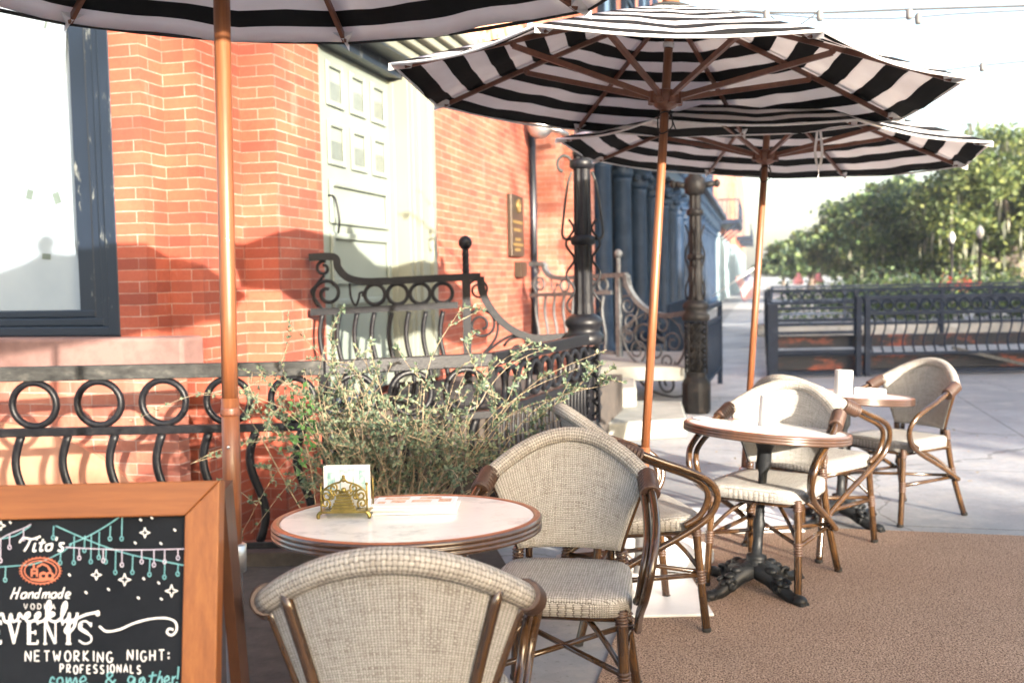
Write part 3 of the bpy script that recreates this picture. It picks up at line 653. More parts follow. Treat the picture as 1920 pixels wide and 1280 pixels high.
# ------------------------------------------------------------------ lamp posts with pedestals
def lamp_post(loc, label, mat, hgt, brackets, arms, k=1.0, group='cast iron lamp posts'):
    r = empty('lamp_post', loc, 0, label, 'lamp post', group)
    mb = MB(); mb.lathe([(.17, 0), (.19, .02), (.19, .30), (.17, .34), (.135, .37), (.135, .42)], 8); mb.build('plinth', mat, r, bevel=.008)
    mb = MB()
    mb.lathe([(.085, .40), (.085, .92)], 16)
    for q in range(8):
        a = q*math.pi/4
        for i in range(5):
            z0 = .45+i*.095
            mb.tube(spline([(.085*math.cos(a), .085*math.sin(a), z0), (.15*math.cos(a+.15), .15*math.sin(a+.15), z0+.05), (.085*math.cos(a+.3), .085*math.sin(a+.3), z0+.09)], 4), .011, 5)
    for q in range(4):
        a = q*math.pi/2+.78; mb.tube([(.165*math.cos(a), .165*math.sin(a), .41), (.165*math.cos(a), .165*math.sin(a), .94)], .014, 6)
    mb.build('pedestal', mat, r)
    mb = MB(); mb.lathe([(.165, .94), (.18, .96), (.18, 1.0), (.15, 1.02), (.14, 1.05), (.165, 1.07), (.17, 1.10), (.14, 1.13), (.10, 1.15)], 24); mb.build('moulding', mat, r)
    mb = MB(); n = 20; prof = []
    for z_, rad in ((1.14, .098), (1.22, .088), (1.6, .082), (hgt-.3, .078), (hgt, .075)): prof.append((rad, z_))
    rings = []
    for rad, z_ in prof:
        ring = [mb.pt(((rad*(1 if q % 2 else .86))*math.cos(2*math.pi*q/n), (rad*(1 if q % 2 else .86))*math.sin(2*math.pi*q/n), z_)) for q in range(n)]; rings.append(ring)
    for i in range(len(rings)-1):
        for q in range(n): q2 = (q+1) % n; mb.face((rings[i][q], rings[i][q2], rings[i+1][q2], rings[i+1][q]))
    mb.face(rings[-1]); mb.build('shaft', mat, r)
    for z_ in ([hgt-.60, hgt-.08] if brackets else [1.55, 2.0]):
        mb = MB(); mb.lathe([(.08, z_), (.105, z_+.01), (.11, z_+.035), (.105, z_+.06), (.08, z_+.07)], 20); mb.build('collar', mat, r)
    if brackets:
        for sx in (-1, 1):
            mb = MB(); zz = [1.16+i*.02 for i in range(33)]
            mb.tube([(sx*(.115+.035*math.sin((z_-1.16)*2*math.pi/.21)), -.02, z_) for z_ in zz], .011, 6); mb.build('wavy_rod', 'iron', r)
            mb = MB(); z_ = hgt-.1
            pts = [(sx*.09, 0, z_), (sx*.13, 0, z_-.1), (sx*.17, 0, z_-.33), (sx*.18, 0, z_-.42), (sx*.15, 0, z_-.455), (sx*.085, 0, z_-.45)]
            mb.tube(spline(pts, 5), .012, 6)
            if sx < 0: mb.tube([(x, 0, z) for x, _, z in spiral(sx*.16, z_+.05, .075, .04, 0.1, .72, 22)], .012, 6)
            mb.build('bracket', 'iron_worn', r)
        mb = MB(); mb.lathe([(.075, hgt), (.085, hgt+.03), (.05, hgt+.08), (.045, hgt+.22)], 16); mb.build('neck', mat, r)
    if arms:
        mb = MB(); mb.lathe([(.075, hgt), (.13, hgt+.03), (.14, hgt+.10), (.13, hgt+.17), (.08, hgt+.2), (.07, hgt+.33), (.05, hgt+.36)], 16); mb.build('hub', mat, r)
        for sx in (-1, 1):
            mb = MB(); mb.tube([(sx*.1, 0, hgt+.10), (sx*.26, -.02*sx, hgt+.12)], [.035, .03], 10); mb.ball((sx*.28, -.02*sx, hgt+.12), .042); mb.build('arm', mat, r)
        mb = MB(); mb.lathe([(.06, hgt+.36), (.055, hgt+.42), (.03, hgt+.45)], 12); mb.build('cap', mat, r)
        for q in range(3):
            a = q*2.1+.4
            mb = MB(); mb.tube([((.115+.03*math.sin(i*.9))*math.cos(a), (.115+.03*math.sin(i*.9))*math.sin(a), 1.16+i*.05) for i in range(16)], .012, 5); mb.build('wavy_rod', mat, r)
    r.scale = (.78, .78, 1)
    return r
LP1 = (.50, 6.88, 0); LP2 = (1.87, 10.1, 0)
lamp_post(LP1, 'tall black lamp post with wavy side rods rising at the end of the shrub railing', 'iron', 2.22, True, False)
lamp_post(LP2, 'brown black lamp post with two stub arms beyond the stone steps', 'iron_brown', 2.20, False, True)

# ------------------------------------------------------------------ scrolled stair railings
def stair_rail(name, a, b, zb, mat, label, finial_s, drop_z, group='scrolled stair railings', lace=False):
    root = empty(name, (a[0], a[1], 0), 0, label, 'railing', group)
    Mx, L = frame2(a, b); Mr = Matrix.Translation(-root.location) @ Mx
    k = L/1.87
    X = lambda x: x*k
    def part(nm, fn, m_=mat):
        mb = MB(Mr); fn(mb); return mb.build(nm, m_, root)
    T = zb+.90; Lo = zb+.70                          # top rail and lower rail
    crv = spline([(X(.02), 0, T+.17), (X(.19), 0, T+.17), (X(.215), 0, T+.10), (X(.27), 0, T+.035), (X(.36), 0, T+.005), (X(.48), 0, T), (X(.8), 0, T+.01), (X(1.12), 0, T+.02), (X(1.19), 0, T+.02)], 6)
    crv2 = spline([(X(1.19), 0, T+.02), (X(1.20), 0, T-.08), (X(1.25), 0, T-.19), (X(1.34), 0, T-.30), (X(1.46), 0, T-.38), (X(1.6), 0, T-.415), (X(1.85), 0, drop_z)], 6)
    part('top_rail', lambda mb: mb.bar(crv, .05, .06))
    part('sweep_rail', lambda mb: mb.bar(crv2, .05, .06))
    part('lower_rail', lambda mb: mb.bar([(X(.02), 0, Lo), (X(1.03), 0, Lo+.03)], .045, .05))
    part('bottom_rail', lambda mb: mb.bar([(X(.02), 0, zb+.06), (X(1.06), 0, zb+.06)], .035, .035))
    for i in range(4):
        part('ring', lambda mb: mb.tube(circ(X(.46+i*.155), (T+Lo)/2+.012, .068), .014, 8, True, True, (1.3, 1), (0, 1, 0)))
    for i in range(8):
        x = X(.10+i*.118)
        part('baluster', lambda mb: s_bar(mb, x, zb+.07, Lo-.01, .024, .0165, 0, -1))
    part('scroll', lambda mb: (mb.tube([q for q in spiral(X(.14), Lo+.125, .105, .03, -2.2, -1.45, 34)], .014, 6), mb.tube([q for q in spiral(X(.115), T+.095, .05, .02, 1.2, 1.1, 20)], .012, 6), mb.tube(spline([(X(.12), 0, T+.05), (X(.06), 0, T-.02), (X(.03), 0, Lo+.13), (X(.10), 0, Lo+.02)], 6), .010, 6)))
    part('scroll', lambda mb: mb.tube(spline([(X(.29), 0, T-.01), (X(.295), 0, Lo+.1), (X(.325), 0, Lo+.04), (X(.35), 0, Lo+.09), (X(.355), 0, T-.08), (X(.38), 0, T-.07), (X(.375), 0, T-.1)], 5), .009, 6))
    fs = X(finial_s)
    part('post', lambda mb: mb.bar([(fs, 0, zb+.02), (fs, 0, T+.04)], .055, .055))
    def fin(mb):
        for q in range(4): mb.tube([(fs+.013*math.cos(q*1.571+i*.55), .013*math.sin(q*1.571+i*.55), T+.03+i*.0125) for i in range(15)], .012, 6)
        mb.lathe([(.012, 0), (.03, .008), (.044, .03), (.048, .05), (.044, .07), (.026, .09), (.004, .098)], 16, (fs, 0, T+.205))
    part('finial', fin)
    x0 = fs
    part('scroll', lambda mb: (mb.tube(spiral(x0+X(.085), T-.07, .075, .022, 2.6, -1.5, 30), .009, 6), mb.tube(spiral(x0+X(.10), T-.31, .11, .03, 2.4, -1.6, 34), .010, 6), mb.tube(spline([(x0+X(.14), 0, T-.15), (x0+X(.21), 0, T-.26), (x0+X(.20), 0, T-.40), (x0+X(.10), 0, T-.52), (x0+X(.02), 0, T-.56)], 7), .010, 6)))
    part('scroll', lambda mb: (mb.tube(spiral(x0+X(.36), T-.50, .11, .03, 2.8, -1.3, 30), .010, 6), mb.tube(spline([(x0+X(.03), 0, T-.62), (x0+X(.16), 0, T-.48), (x0+X(.34), 0, T-.385), (x0+X(.55), 0, T-.44), (x0+X(.66), 0, T-.55)], 7), .010, 6)))
    if lace:
        rr_ = random.Random(5)
        def lc(mb):
            for (cx, cz, r_) in ((.12, -.50, .10), (.28, -.62, .12), (.46, -.52, .11), (.58, -.70, .10), (.40, -.78, .11), (.20, -.80, .10), (.10, -.66, .07), (.52, -.9, .08)):
                mb.tube(spiral(x0+X(cx), T+cz, r_*1.25, .025, rr_.random()*6, rr_.choice((-1.5, 1.5)), 30), .011, 6)
            mb.tube(spline([(x0+X(.02), 0, T-.6), (x0+X(.12), 0, T-.86), (x0+X(.34), 0, T-1.0), (x0+X(.58), 0, T-.96), (x0+X(.7), 0, T-.74), (x0+X(.64), 0, T-.5)], 8), .014, 6)
            mb.tube(spiral(x0+X(.52), T-1.13, .13, .03, 1.5, 1.4, 30), .013, 6)
            mb.tube(spline([(x0+X(.1), 0, T-.95), (x0+X(.3), 0, T-1.2), (x0+X(.55), 0, T-1.27), (x0+X(.7), 0, T-1.24)], 8), .014, 6)
        part('scroll', lc)
    return root
stair_rail('stair_railing', (-1.38, 6.75), (.46, 6.92), .50, 'iron', 'glossy black scrolled stair railing in front of the green door', 1.09, 1.0)
stair_rail('stair_railing', (.22, 12.0), (1.86, 10.25), .50, 'iron_grey', 'sunlit grey scrolled stair railing in front of the blue columns', 1.10, 1.02, lace=True)  # lit look of the iron is put into its grey

# street-side railing running away from the second lamp post
fr = empty('street_railing', (1.9, 10.25, 0), 0, 'dark slatted railing running up the street from the far lamp post', 'railing')
a = Vector((1.95, 10.3, 0)); b = a + D*2.6 + E*.10
Mx, L = frame2((a.x, a.y), (b.x, b.y)); Mr = Matrix.Translation(-fr.location) @ Mx
mb = MB(Mr); mb.box((L/2, 0, 1.04), (L, .06, .05)); mb.build('top_rail', 'railblue', fr)
mb = MB(Mr); mb.box((L/2, 0, .86), (L, .04, .04)); mb.build('lower_rail', 'railblue', fr)
mb = MB(Mr); mb.box((L/2, 0, .22), (L, .04, .04)); mb.build('bottom_rail', 'railblue', fr)
for i in range(26):
    mb = MB(Mr); s_bar(mb, (i+.5)*L/26, .23, .85, .016, .014); mb.build('baluster', 'railblue', fr)
for x in (L-.03,): mb = MB(Mr); mb.box((x, 0, .52), (.06, .06, 1.04)); mb.build('post', 'railblue', fr)
f2 = empty('street_railing', (2.9, 16, 0), 0, 'short dark railing farther up the sidewalk against the blue front', 'railing')
a = Vector((2.75, 15.6, 0)); b = a + D*5; Mx, L = frame2((a.x, a.y), (b.x, b.y)); Mr = Matrix.Translation(-f2.location) @ Mx
for z_ in (1.05, .8, .2): mb = MB(Mr); mb.box((L/2, 0, z_), (L, .06, .05)); mb.build('rail', 'railblue', f2)
for i in range(22): mb = MB(Mr); mb.box((i*L/21, 0, .53), (.03, .03, 1.05)); mb.build('baluster', 'railblue', f2)
mb = MB(Mr); mb.box((L/2, .3, .5), (L, .05, .9)); mb.build('panel', 'bluewall', f2)

# ------------------------------------------------------------------ ramp railings on the right
ra = empty('ramp_railing', (3.45, 13.4, 0), 0, 'dark blue ramp railing with rings, wavy balusters and peeling rusted steel beams', 'railing', 'dark ramp railings')
Y0 = 13.4; x0 = 3.47; xm = 4.72; x1 = 11.0
def rb(parent, nm, a, b, s=(.05, .05), m_='railblue'):
    o = parent.location; a = Vector(a)-o; b = Vector(b)-o; mb = MB(); mb.bar([a, b], s[0], s[1], ref=(0, 0, 1) if abs((b-a).z) < abs((b-a).x)+abs((b-a).y) else (0, 1, 0)); return mb.build(nm, m_, parent)
for z_ in (.93, .77, .60): rb(ra, 'rail', (x0, Y0, z_), (xm, Y0, z_), (.045, .045))
rb(ra, 'top_rail', (xm, Y0, 1.06), (x1, Y0, 1.06), (.07, .05)); rb(ra, 'rail', (xm, Y0, .84), (x1, Y0, .84), (.04, .04)); rb(ra, 'rail', (xm, Y0, .30), (x1, Y0, .30), (.04, .04)); rb(ra, 'rail', (x0, Y0, .34), (xm, Y0, .34), (.05, .05)); rb(ra, 'rail', (x0, Y0, .06), (x1, Y0, .06), (.05, .05))
for x in (x0, x0+.07, xm-.06, xm+.06, 7.4, 9.6): rb(ra, 'post', (x, Y0-.03, 0), (x, Y0-.03, 1.08 if x > 4 else 1.0), (.07, .07))
for k in range(36):
    mb = MB(Matrix.Translation(Vector((0, Y0, 0))-ra.location)); x = xm+.18+k*.172
    mb.tube(circ(x, .95, .072), .014, 6, True, True, None, (0, 1, 0)); mb.build('ring', 'railblue', ra)
for k in range(44):
    mb = MB(Matrix.Translation(Vector((0, Y0, 0))-ra.location)); s_bar(mb, xm+.15+k*.142, .31, .83, .028, .013); mb.build('baluster', 'railblue', ra)
for z_, h_ in ((.47, .16), (.18, .20)):
    mb = MB(); mb.span((x0+.1-3.45, .12+.0, z_-h_/2), (x1-3.45, .2, z_+h_/2)); mb.build('beam', 'rust', ra, bevel=.01)
mb = MB(); mb.span((x0+.12-3.45, .45, 0), (x1-3.45, .5, .28)); mb.build('backing_plate', 'bluewall', ra)
rb(ra, 'brace', (5.95, Y0+.02, .36), (7.3, Y0-.05, .02), (.045, .045), 'iron_grey')
for k in range(5):      # side run going up the street
    z_ = (.93, .77, .60, .34, .1)[k]; rb(ra, 'side_rail', (x0, Y0, z_), tuple(Vector((x0, Y0, z_))+D*12), (.045, .045))
for k in range(1, 7): p = Vector((x0, Y0, 0))+D*2*k; rb(ra, 'post', (p.x, p.y, 0), (p.x, p.y, 1.0), (.06, .06))
rc = empty('ramp_railing', (3.9, 18.5, 0), 0, 'middle dark ramp railing with plain bars seen behind the rusted beams', 'railing', 'dark ramp railings')
Y1 = 18.5
for z_ in (1.08, .85, .45, .15): rb(rc, 'rail', (4.8, Y1, z_), (18, Y1, z_), (.05, .06))
for k in range(9): rb(rc, 'post', (4.8+k*1.6, Y1, 0), (4.8+k*1.6, Y1, 1.1), (.07, .07))
for k in range(60): 
    mb = MB(Matrix.Translation(Vector((0, Y1, 0))-rc.location)); mb.tube(circ(5.1+k*.2, .965, .085), .016, 6, True, True, None, (0, 1, 0)); mb.build('ring', 'railblue', rc)
rd = empty('ramp_railing', (6.5, 26, 0), 0, 'plain ramp railing showing as a thin dark line before the oaks', 'railing', 'dark ramp railings')
for z_ in (1.05, .7, .35): rb(rd, 'rail', (6.8, 26, z_), (26, 26, z_), (.05, .06))
for k in range(11): rb(rd, 'post', (6.8+k*1.9, 26, 0), (6.8+k*1.9, 26, 1.07), (.07, .07))
tag(MB().box((10.5, 22.5, .14), (10, .5, .28)).build('low_wall', 'concrete', bevel=.02), 'long grey low wall between the ramp railings', 'low wall')

# ------------------------------------------------------------------ live oaks
def foliage(name, mat, centres, per, size, spread, parent=None, origin=(0, 0, 0), flat=.75, down=0, rs=1):
    g = np.random.default_rng(rs); C = np.asarray(centres); n = len(C)*per
    pos = np.repeat(C, per, 0) + g.normal(0, 1, (n, 3))*np.array([spread, spread, spread*flat]) - np.asarray(origin)
    if down: pos[:, 2] -= np.abs(g.normal(0, down, n))
    a = g.normal(0, 1, (n, 3)); a /= np.linalg.norm(a, axis=1)[:, None]
    b = g.normal(0, 1, (n, 3)); b -= a*(a*b).sum(1)[:, None]; b /= np.linalg.norm(b, axis=1)[:, None]
    s = size*g.uniform(.6, 1.4, n)[:, None]
    if down: a[:] = [0, 0, -1]; b[:, 2] = 0; b /= np.linalg.norm(b, axis=1)[:, None]
    la, lb = (s*.5, s*.30) if not down else (s*1.6, s*.28)
    V = np.stack([pos-a*la, pos+b*lb, pos+a*la, pos-b*lb], 1).reshape(-1, 3)
    me = bpy.data.meshes.new(name); me.vertices.add(4*n); me.loops.add(4*n); me.polygons.add(n)
    me.vertices.foreach_set('co', V.astype(np.float32).ravel()); me.loops.foreach_set('vertex_index', np.arange(4*n, dtype=np.int32))
    me.polygons.foreach_set('loop_start', np.arange(0, 4*n, 4, dtype=np.int32)); me.polygons.foreach_set('loop_total', np.full(n, 4, dtype=np.int32))
    me.update(); me.validate(); me.materials.append(MT[mat]); o = bpy.data.objects.new(name, me); COL.objects.link(o)
    if parent is not None: o.parent = parent
    return o
def oak(loc, wx, wy, h, clear, label, seed, nc=150, per=110, leaf=.26, mat='leaf_oak', moss=True, group='live oaks beyond the ramps', tr=1.0):
    g = np.random.default_rng(seed); rt = empty('oak_tree', loc, 0, label, 'tree', group)
    mb = MB(); mb.tube(spline([(0, 0, 0), (.1, .1, h*.2), (-.1, 0, h*.4)], 4), [.55*h/8*tr]*3+[.42*h/8*tr]*6, 10)
    lobes = []
    for k in range(9):
        a = k*2.4+g.uniform(-.4, .4); rr = g.uniform(.35, .85); q = np.array([math.cos(a)*wx*rr, math.sin(a)*wy*rr, clear+(h-clear)*g.uniform(.25, .85)*(1.15-rr*.5)]); lobes.append(q)
        mb.tube(spline([(0, 0, h*.25), (q[0]*.4, q[1]*.4, q[2]*.62), tuple(q)], 5), [.2*h/8*tr*(1-i/12) for i in range(11)], 6)
    mb.build('trunk', 'bark', rt)
    C = []
    for i in range(nc):
        if i % 3: q = lobes[g.integers(9)]+g.normal(0, 1, 3)*np.array([wx*.24, wy*.24, (h-clear)*.17])
        else:
            v = g.normal(0, 1, 3); v /= np.linalg.norm(v); v *= g.uniform(.5, .88); q = np.array([v[0]*wx, v[1]*wy, clear+(h-clear)*(.5+.5*v[2]*.95)])
        mid, hh = (clear*.7+h)/2, (h-clear*.7)/2; rn = math.sqrt((q[0]/wx)**2+(q[1]/wy)**2+((q[2]-mid)/hh)**2)
        if rn > .95: q = np.array([q[0]*.95/rn, q[1]*.95/rn, mid+(q[2]-mid)*.95/rn])
        C.append(q)
    foliage('crown', mat, C, per, leaf, .42*h/8, rt, rs=seed, flat=.6)
    if moss:
        idx = g.choice(nc, nc//5, replace=False); foliage('moss', 'moss', [C[i]-np.array([0, 0, .3]) for i in idx], 9, .22*h/8, .35, rt, rs=seed+9, down=.5*h/8)
    return rt
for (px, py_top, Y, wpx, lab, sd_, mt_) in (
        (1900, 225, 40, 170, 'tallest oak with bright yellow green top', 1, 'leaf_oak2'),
        (1765, 300, 44, 160, 'broad dark mossy oak beside the tallest bright topped one', 2, 'leaf_oak'),
        (1655, 335, 58, 130, 'middle oak with pale hanging moss above the ramp railing', 3, 'leaf_oak'),
        (1590, 400, 70, 95, 'smaller dense oak between the mossy oak and the low far trees', 4, 'leaf_oak'),
        (1520, 432, 85, 75, 'low rounded oak behind the folded pink umbrellas', 5, 'leaf_oak'),
        (1468, 478, 120, 50, 'smallest oak, at the far end of the street', 6, 'leaf_oak')):
    h_ = P(px, py_top, Y).z; c = P(px, 540, Y)
    oak((c.x, c.y, 0), wpx*Y/1867, wpx*Y/1867*.8, h_, max(.9, h_*.12), lab, sd_, 190 if Y < 60 else 120, 130 if Y < 60 else 100, .0052*Y, mt_, True)
oak((31, 52, 0), 8, 6, 7.5, .9, 'dark oak filling in behind the bright topped oak', 11, 150, 90, .26, 'leaf_oak')
hg = np.random.default_rng(14); hcs = [np.array([hg.uniform(7.6, 24), 27.5+hg.normal(0, .3), hg.uniform(.15, .75)]) for _ in range(150)]
tag(foliage('hedge', 'leaf_oak', hcs, 90, .13, .28, None, rs=15), 'dark hedge behind the ramp railings', 'hedge')
hc = []
g = np.random.default_rng(4)
for i in range(110):
    t = g.uniform(0, 1); Y = 32+30*t; px = 1560+g.uniform(0, 420); hc.append(np.array([(px-960)/1867*Y, Y, g.uniform(.2, .9)]))
tag(foliage('undergrowth', 'leaf_oak', hc, 90, .16, .45, None, rs=5), 'low dark undergrowth below the oaks', 'undergrowth', kind='stuff')
rf = []
for px in (1775, 1800, 1818): c = P(px, 545, 30); rf.append(np.array([c.x, c.y, .95]))
rfb = tag(foliage('flower_bush', 'red', rf, 60, .10, .16, None, rs=6), 'red flowering bush behind the ramp railing', 'bush')
gb = [np.array([P(px, 540, 31).x, 31, .75]) for px in (1700, 1715, 1730)]
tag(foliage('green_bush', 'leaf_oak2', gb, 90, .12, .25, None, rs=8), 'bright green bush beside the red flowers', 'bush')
for px, lab in ((1497, 'folded pink umbrella closer to the far end of the street'), (1535, 'folded pink umbrella closer to the mossy oaks')):
    b = P(px, 530, 62); u = empty('folded_umbrella', (b.x, b.y, 0), 0, lab, 'umbrella', 'folded pink umbrellas'); z_ = b.z
    mb = MB(); mb.lathe([(.30, z_-.1), (.34, z_+.05), (.18, z_+.45), (.07, z_+.6), (.01, z_+.62)], 10); mb.build('canopy', 'pinkcloth', u)
    mb = MB(); mb.tube([(0, 0, 0), (0, 0, z_)], .04, 6); mb.build('pole', 'steel', u)
for px, py, Y, lab in ((1838, 437, 30, 'taller of two globe street lamps before the oaks'), (1785, 447, 34, 'shorter of two globe street lamps before the oaks')):
    t = P(px, py, Y); l = empty('street_lamp', (t.x, t.y, 0), 0, lab, 'street lamp', 'globe street lamps')
    mb = MB(); mb.lathe([(.14, 0), (.12, .3), (.05, .5), (.045, t.z-.3), (.08, t.z-.2), (.1, t.z-.16)], 10); mb.build('post', 'iron', l)
    mb = MB(); mb.lathe([(.05, t.z-.16), (.10, t.z-.04), (.11, t.z+.04), (.07, t.z+.16), (.02, t.z+.22), (.01, t.z+.23)], 12); mb.build('globe', 'globe', l)

# ------------------------------------------------------------------ cables with lamp sockets
def cable(pts, Ys, label, socks, r=.006, loops=()):
    root = empty('light_string', tuple(P(*pts[0], Ys[0])), 0, label, 'light string', 'overhead light strings')
    W = [P(x, y, Y)-root.location for (x, y), Y in zip(pts, Ys)]
    mb = MB(); mb.tube(spline(W, 8), r, 5); mb.build('cable', 'cable', root)
    for (x, y, Y) in socks:
        c = P(x, y, Y)-root.location; mb = MB(); mb.lathe([(.009, .022), (.017, .012), (.017, -.022), (.013, -.034)], 10, c); mb.build('socket', 'socket', root)
    for lp in loops:
        mb = MB(); mb.tube(spline([P(x, y, Y)-root.location for x, y, Y in lp], 6), .004, 5); mb.build('loop', 'cable', root)
cable([(1275, 16), (1330, 19), (1430, 23), (1540, 24), (1700, 18), (1960, 10)], [5.2]*6, 'black cable with lamp sockets over the middle umbrella', [(1437, 26, 5.2), (1537, 27, 5.2), (1705, 24, 5.2), (1722, 33, 5.2), (1297, 20, 5.2)], .006,
      (((1330, 18, 5.2), (1355, 34, 5.2), (1395, 21, 5.2), (1425, 22, 5.2)), ((1445, 30, 5.2), (1480, 56, 5.2), (1510, 40, 5.2), (1530, 26, 5.2)), ((1322, 18, 5.2), (1370, 22, 5.2), (1384, 44, 5.2))))
cable([(1240, 10), (1460, 28), (1560, 35), (1690, 34), (1800, 26), (1960, 18)], [5.6]*6, 'thinner cable sagging just under the socketed one', [], .004)
cable([(1690, 150), (1740, 137), (1842, 123), (1960, 112)], [6.5]*4, 'lone thin cable hanging well below the other two in the sky', [(1842, 124, 6.5)], .0045)
# ------------------------------------------------------------------ umbrellas
RU, ZE, ZA = 1.16, 2.175, 2.52
def rib_pt(phi, t, off=0):
    r = .06+(RU-.06)*t; z = ZA+(ZE-ZA)*(t**1.08)
    return Vector((r*math.cos(phi), r*math.sin(phi), z+off))
def umbrella(label, loc, lean, phi0, voff, stem, zs=1.0):
    u = empty('umbrella', loc, 0, label, 'umbrella', 'striped market umbrellas', rx=lean[1], ry=lean[0])
    mb = MB(); mb.tube([(0, 0, stem+.35), (0, 0, 1.3), (0, 0, 2.54)], .0185, 14); mb.build('pole', 'teak', u)
    mb = MB(); mb.tube([(0, 0, stem-.02), (0, 0, stem+.37)], .0205, 14); mb.build('pole', 'teak', u)
    mb = MB(); mb.lathe([(.0225, stem+.33), (.0222, stem+.335), (.0222, stem+.345), (.0205, stem+.35)], 14); mb.build('ferrule', 'ribwood', u)
    mb = MB(); mb.ball((0, -.021, stem+.26), .004, 8); mb.build('screw', 'steel', u)
    mb = MB(); mb.lathe([(.021, .0), (.021, stem-.03), (.030, stem-.03), (.031, stem+.03), (.022, stem+.035)], 14); mb.build('stem', 'steel', u)
    mb = MB()
    for k in range(8):
        a0, a1 = phi0+k*math.pi/4, phi0+(k+1)*math.pi/4
        def fn(i, j, a0=a0, a1=a1, k=k):
            A, B = rib_pt(a0, i), rib_pt(a1, i); q = A+(B-A)*j; s_ = math.sin(math.pi*j)
            q.z -= .022*s_*i*i*(1+.2*math.sin(k*2.1)) ; q.x *= 1-.022*s_*i*i; q.y *= 1-.022*s_*i*i
            q.z += (.006*math.sin(9*j+k*3+5*i)+.004*math.sin(17*j-11*i+k))*s_*i
            return q
        wid = .765*RU; sl_ = RU*.97
        mb.grid(fn, 18, 10, lambda i, j, k=k: ((j-.5)*wid*i+k*3, (1-i)*sl_+voff))
    mb.build('canopy', 'canvas', u, solid=.0025)
    mb = MB()
    hem = []
    for k in range(8):
        a0, a1 = phi0+k*math.pi/4, phi0+(k+1)*math.pi/4
        for j in range(8):
            A, B = rib_pt(a0, 1), rib_pt(a1, 1); q = A+(B-A)*(j/8); s_ = math.sin(math.pi*j/8); q.z -= .022*s_+.002; q.x *= 1.002-.022*s_; q.y *= 1.002-.022*s_; hem.append(q)
    mb.tube(hem, .006, 5, True); mb.build('hem', 'piping' if voff else 'pocket', u)
    for k in range(8):
        a = phi0+k*math.pi/4
        mb = MB(); mb.bar([rib_pt(a, t/8*.955, -.022) for t in range(1, 9)], .013, .019, ref=(0, 0, 1)); mb.build('rib', 'ribwood', u)
        mb = MB(); h = rib_pt(a, .56, -.04); c_, s_ = math.cos(a), math.sin(a)
        mb.bar([Vector((c_*.055, s_*.055, 2.155)), h], .015, .022, ref=(0, 0, 1)); mb.ball(h+Vector((0, 0, .008)), .014, 8, (1, 1, 1.1)); mb.build('strut', 'ribwood', u)
        mb = MB(); t0, t1 = rib_pt(a, .93), rib_pt(a, 1.012); tg = Vector((-s_, c_, 0))
        ids = [mb.pt(t1+Vector((0, 0, .004))), mb.pt(t0+tg*.035+Vector((0, 0, -.012))), mb.pt(t0-tg*.035+Vector((0, 0, -.012))), mb.pt(t0+Vector((0, 0, -.036))), mb.pt(t1+Vector((0, 0, -.024)))]
        mb.face((ids[0], ids[1], ids[3], ids[4])); mb.face((ids[0], ids[4], ids[3], ids[2])); mb.face((ids[1], ids[2], ids[3])); mb.face((ids[0], ids[2], ids[1])); mb.build('pocket', 'pocket', u)
    mb = MB(); mb.lathe([(.02, 2.10), (.045, 2.115), (.065, 2.14), (.065, 2.165), (.05, 2.18), (.02, 2.19)], 16)
    for k in range(8): a = phi0+k*math.pi/4; mb.box((.06*math.cos(a), .06*math.sin(a), 2.15), (.026, .022, .05), Matrix.Rotation(a, 3, 'Z'))
    mb.build('runner', 'ribwood', u)
    mb = MB(); mb.lathe([(.02, 2.43), (.06, 2.45), (.06, 2.48), (.03, 2.50)], 16); mb.build('hub', 'ribwood', u)
    mb = MB(); mb.lathe([(.021, 2.36), (.024, 2.362), (.024, 2.38), (.021, 2.382)], 16); mb.build('collar', 'steel', u)
    mb = MB(); mb.lathe([(.10, 2.515), (.09, 2.527), (.03, 2.545)], 16); mb.build('cap', 'piping', u)
    mb = MB(); mb.lathe([(.02, 2.535), (.038, 2.55), (.034, 2.565), (.048, 2.585), (.052, 2.61), (.04, 2.64), (.014, 2.66)], 18); mb.build('finial', 'red_lip' if not voff else 'ribwood', u)
    mb = MB(); mb.tube(spline([(.02, -.022, 2.10), (.03, -.03, 2.03), (-.02, -.03, 2.0), (-.03, -.03, 2.07), (.01, -.026, 2.09), (.045, -.03, 2.02)], 5), .003, 5); mb.build('cord', 'piping', u)
    mb = MB(); mb.span((-.28, -.28, .016), (.28, .28, .028))
    for sx in (-1, 1):
        for sy in (-1, 1): mb.lathe([(.012, .028), (.012, .036), (.006, .04)], 8, (sx*.24, sy*.24, 0))
    mb.lathe([(.06, .028), (.06, .04), (.03, .05), (.028, .12)], 16)
    bp = mb.build('base_plate', 'white_metal', u, bevel=.003)
    bp.rotation_euler = (Matrix.Rotation(lean[0], 3, 'Y') @ Matrix.Rotation(lean[1], 3, 'X')).inverted().to_euler()
    if zs != 1: u.scale = (1, 1, zs)
    return u
umbrella('black and white umbrella cut off by the top edge, on the pole behind the chalkboard', (-.675, 2.30, 0), (R(.9), 0), R(40), .088, .745, 1.02)
umbrella('big black and white umbrella over the middle of the terrace, its stripes fully visible', (.52, 4.25, 0), (R(3.9), 0), R(15.5), 0, .30)
umbrella('farther striped umbrella partly hidden behind the big one, on the pole beside the far table', (1.275, 5.55, 0), (R(4.0), 0), R(5), 0, .30, .955)
mb = MB(); c = G(1178, 985)
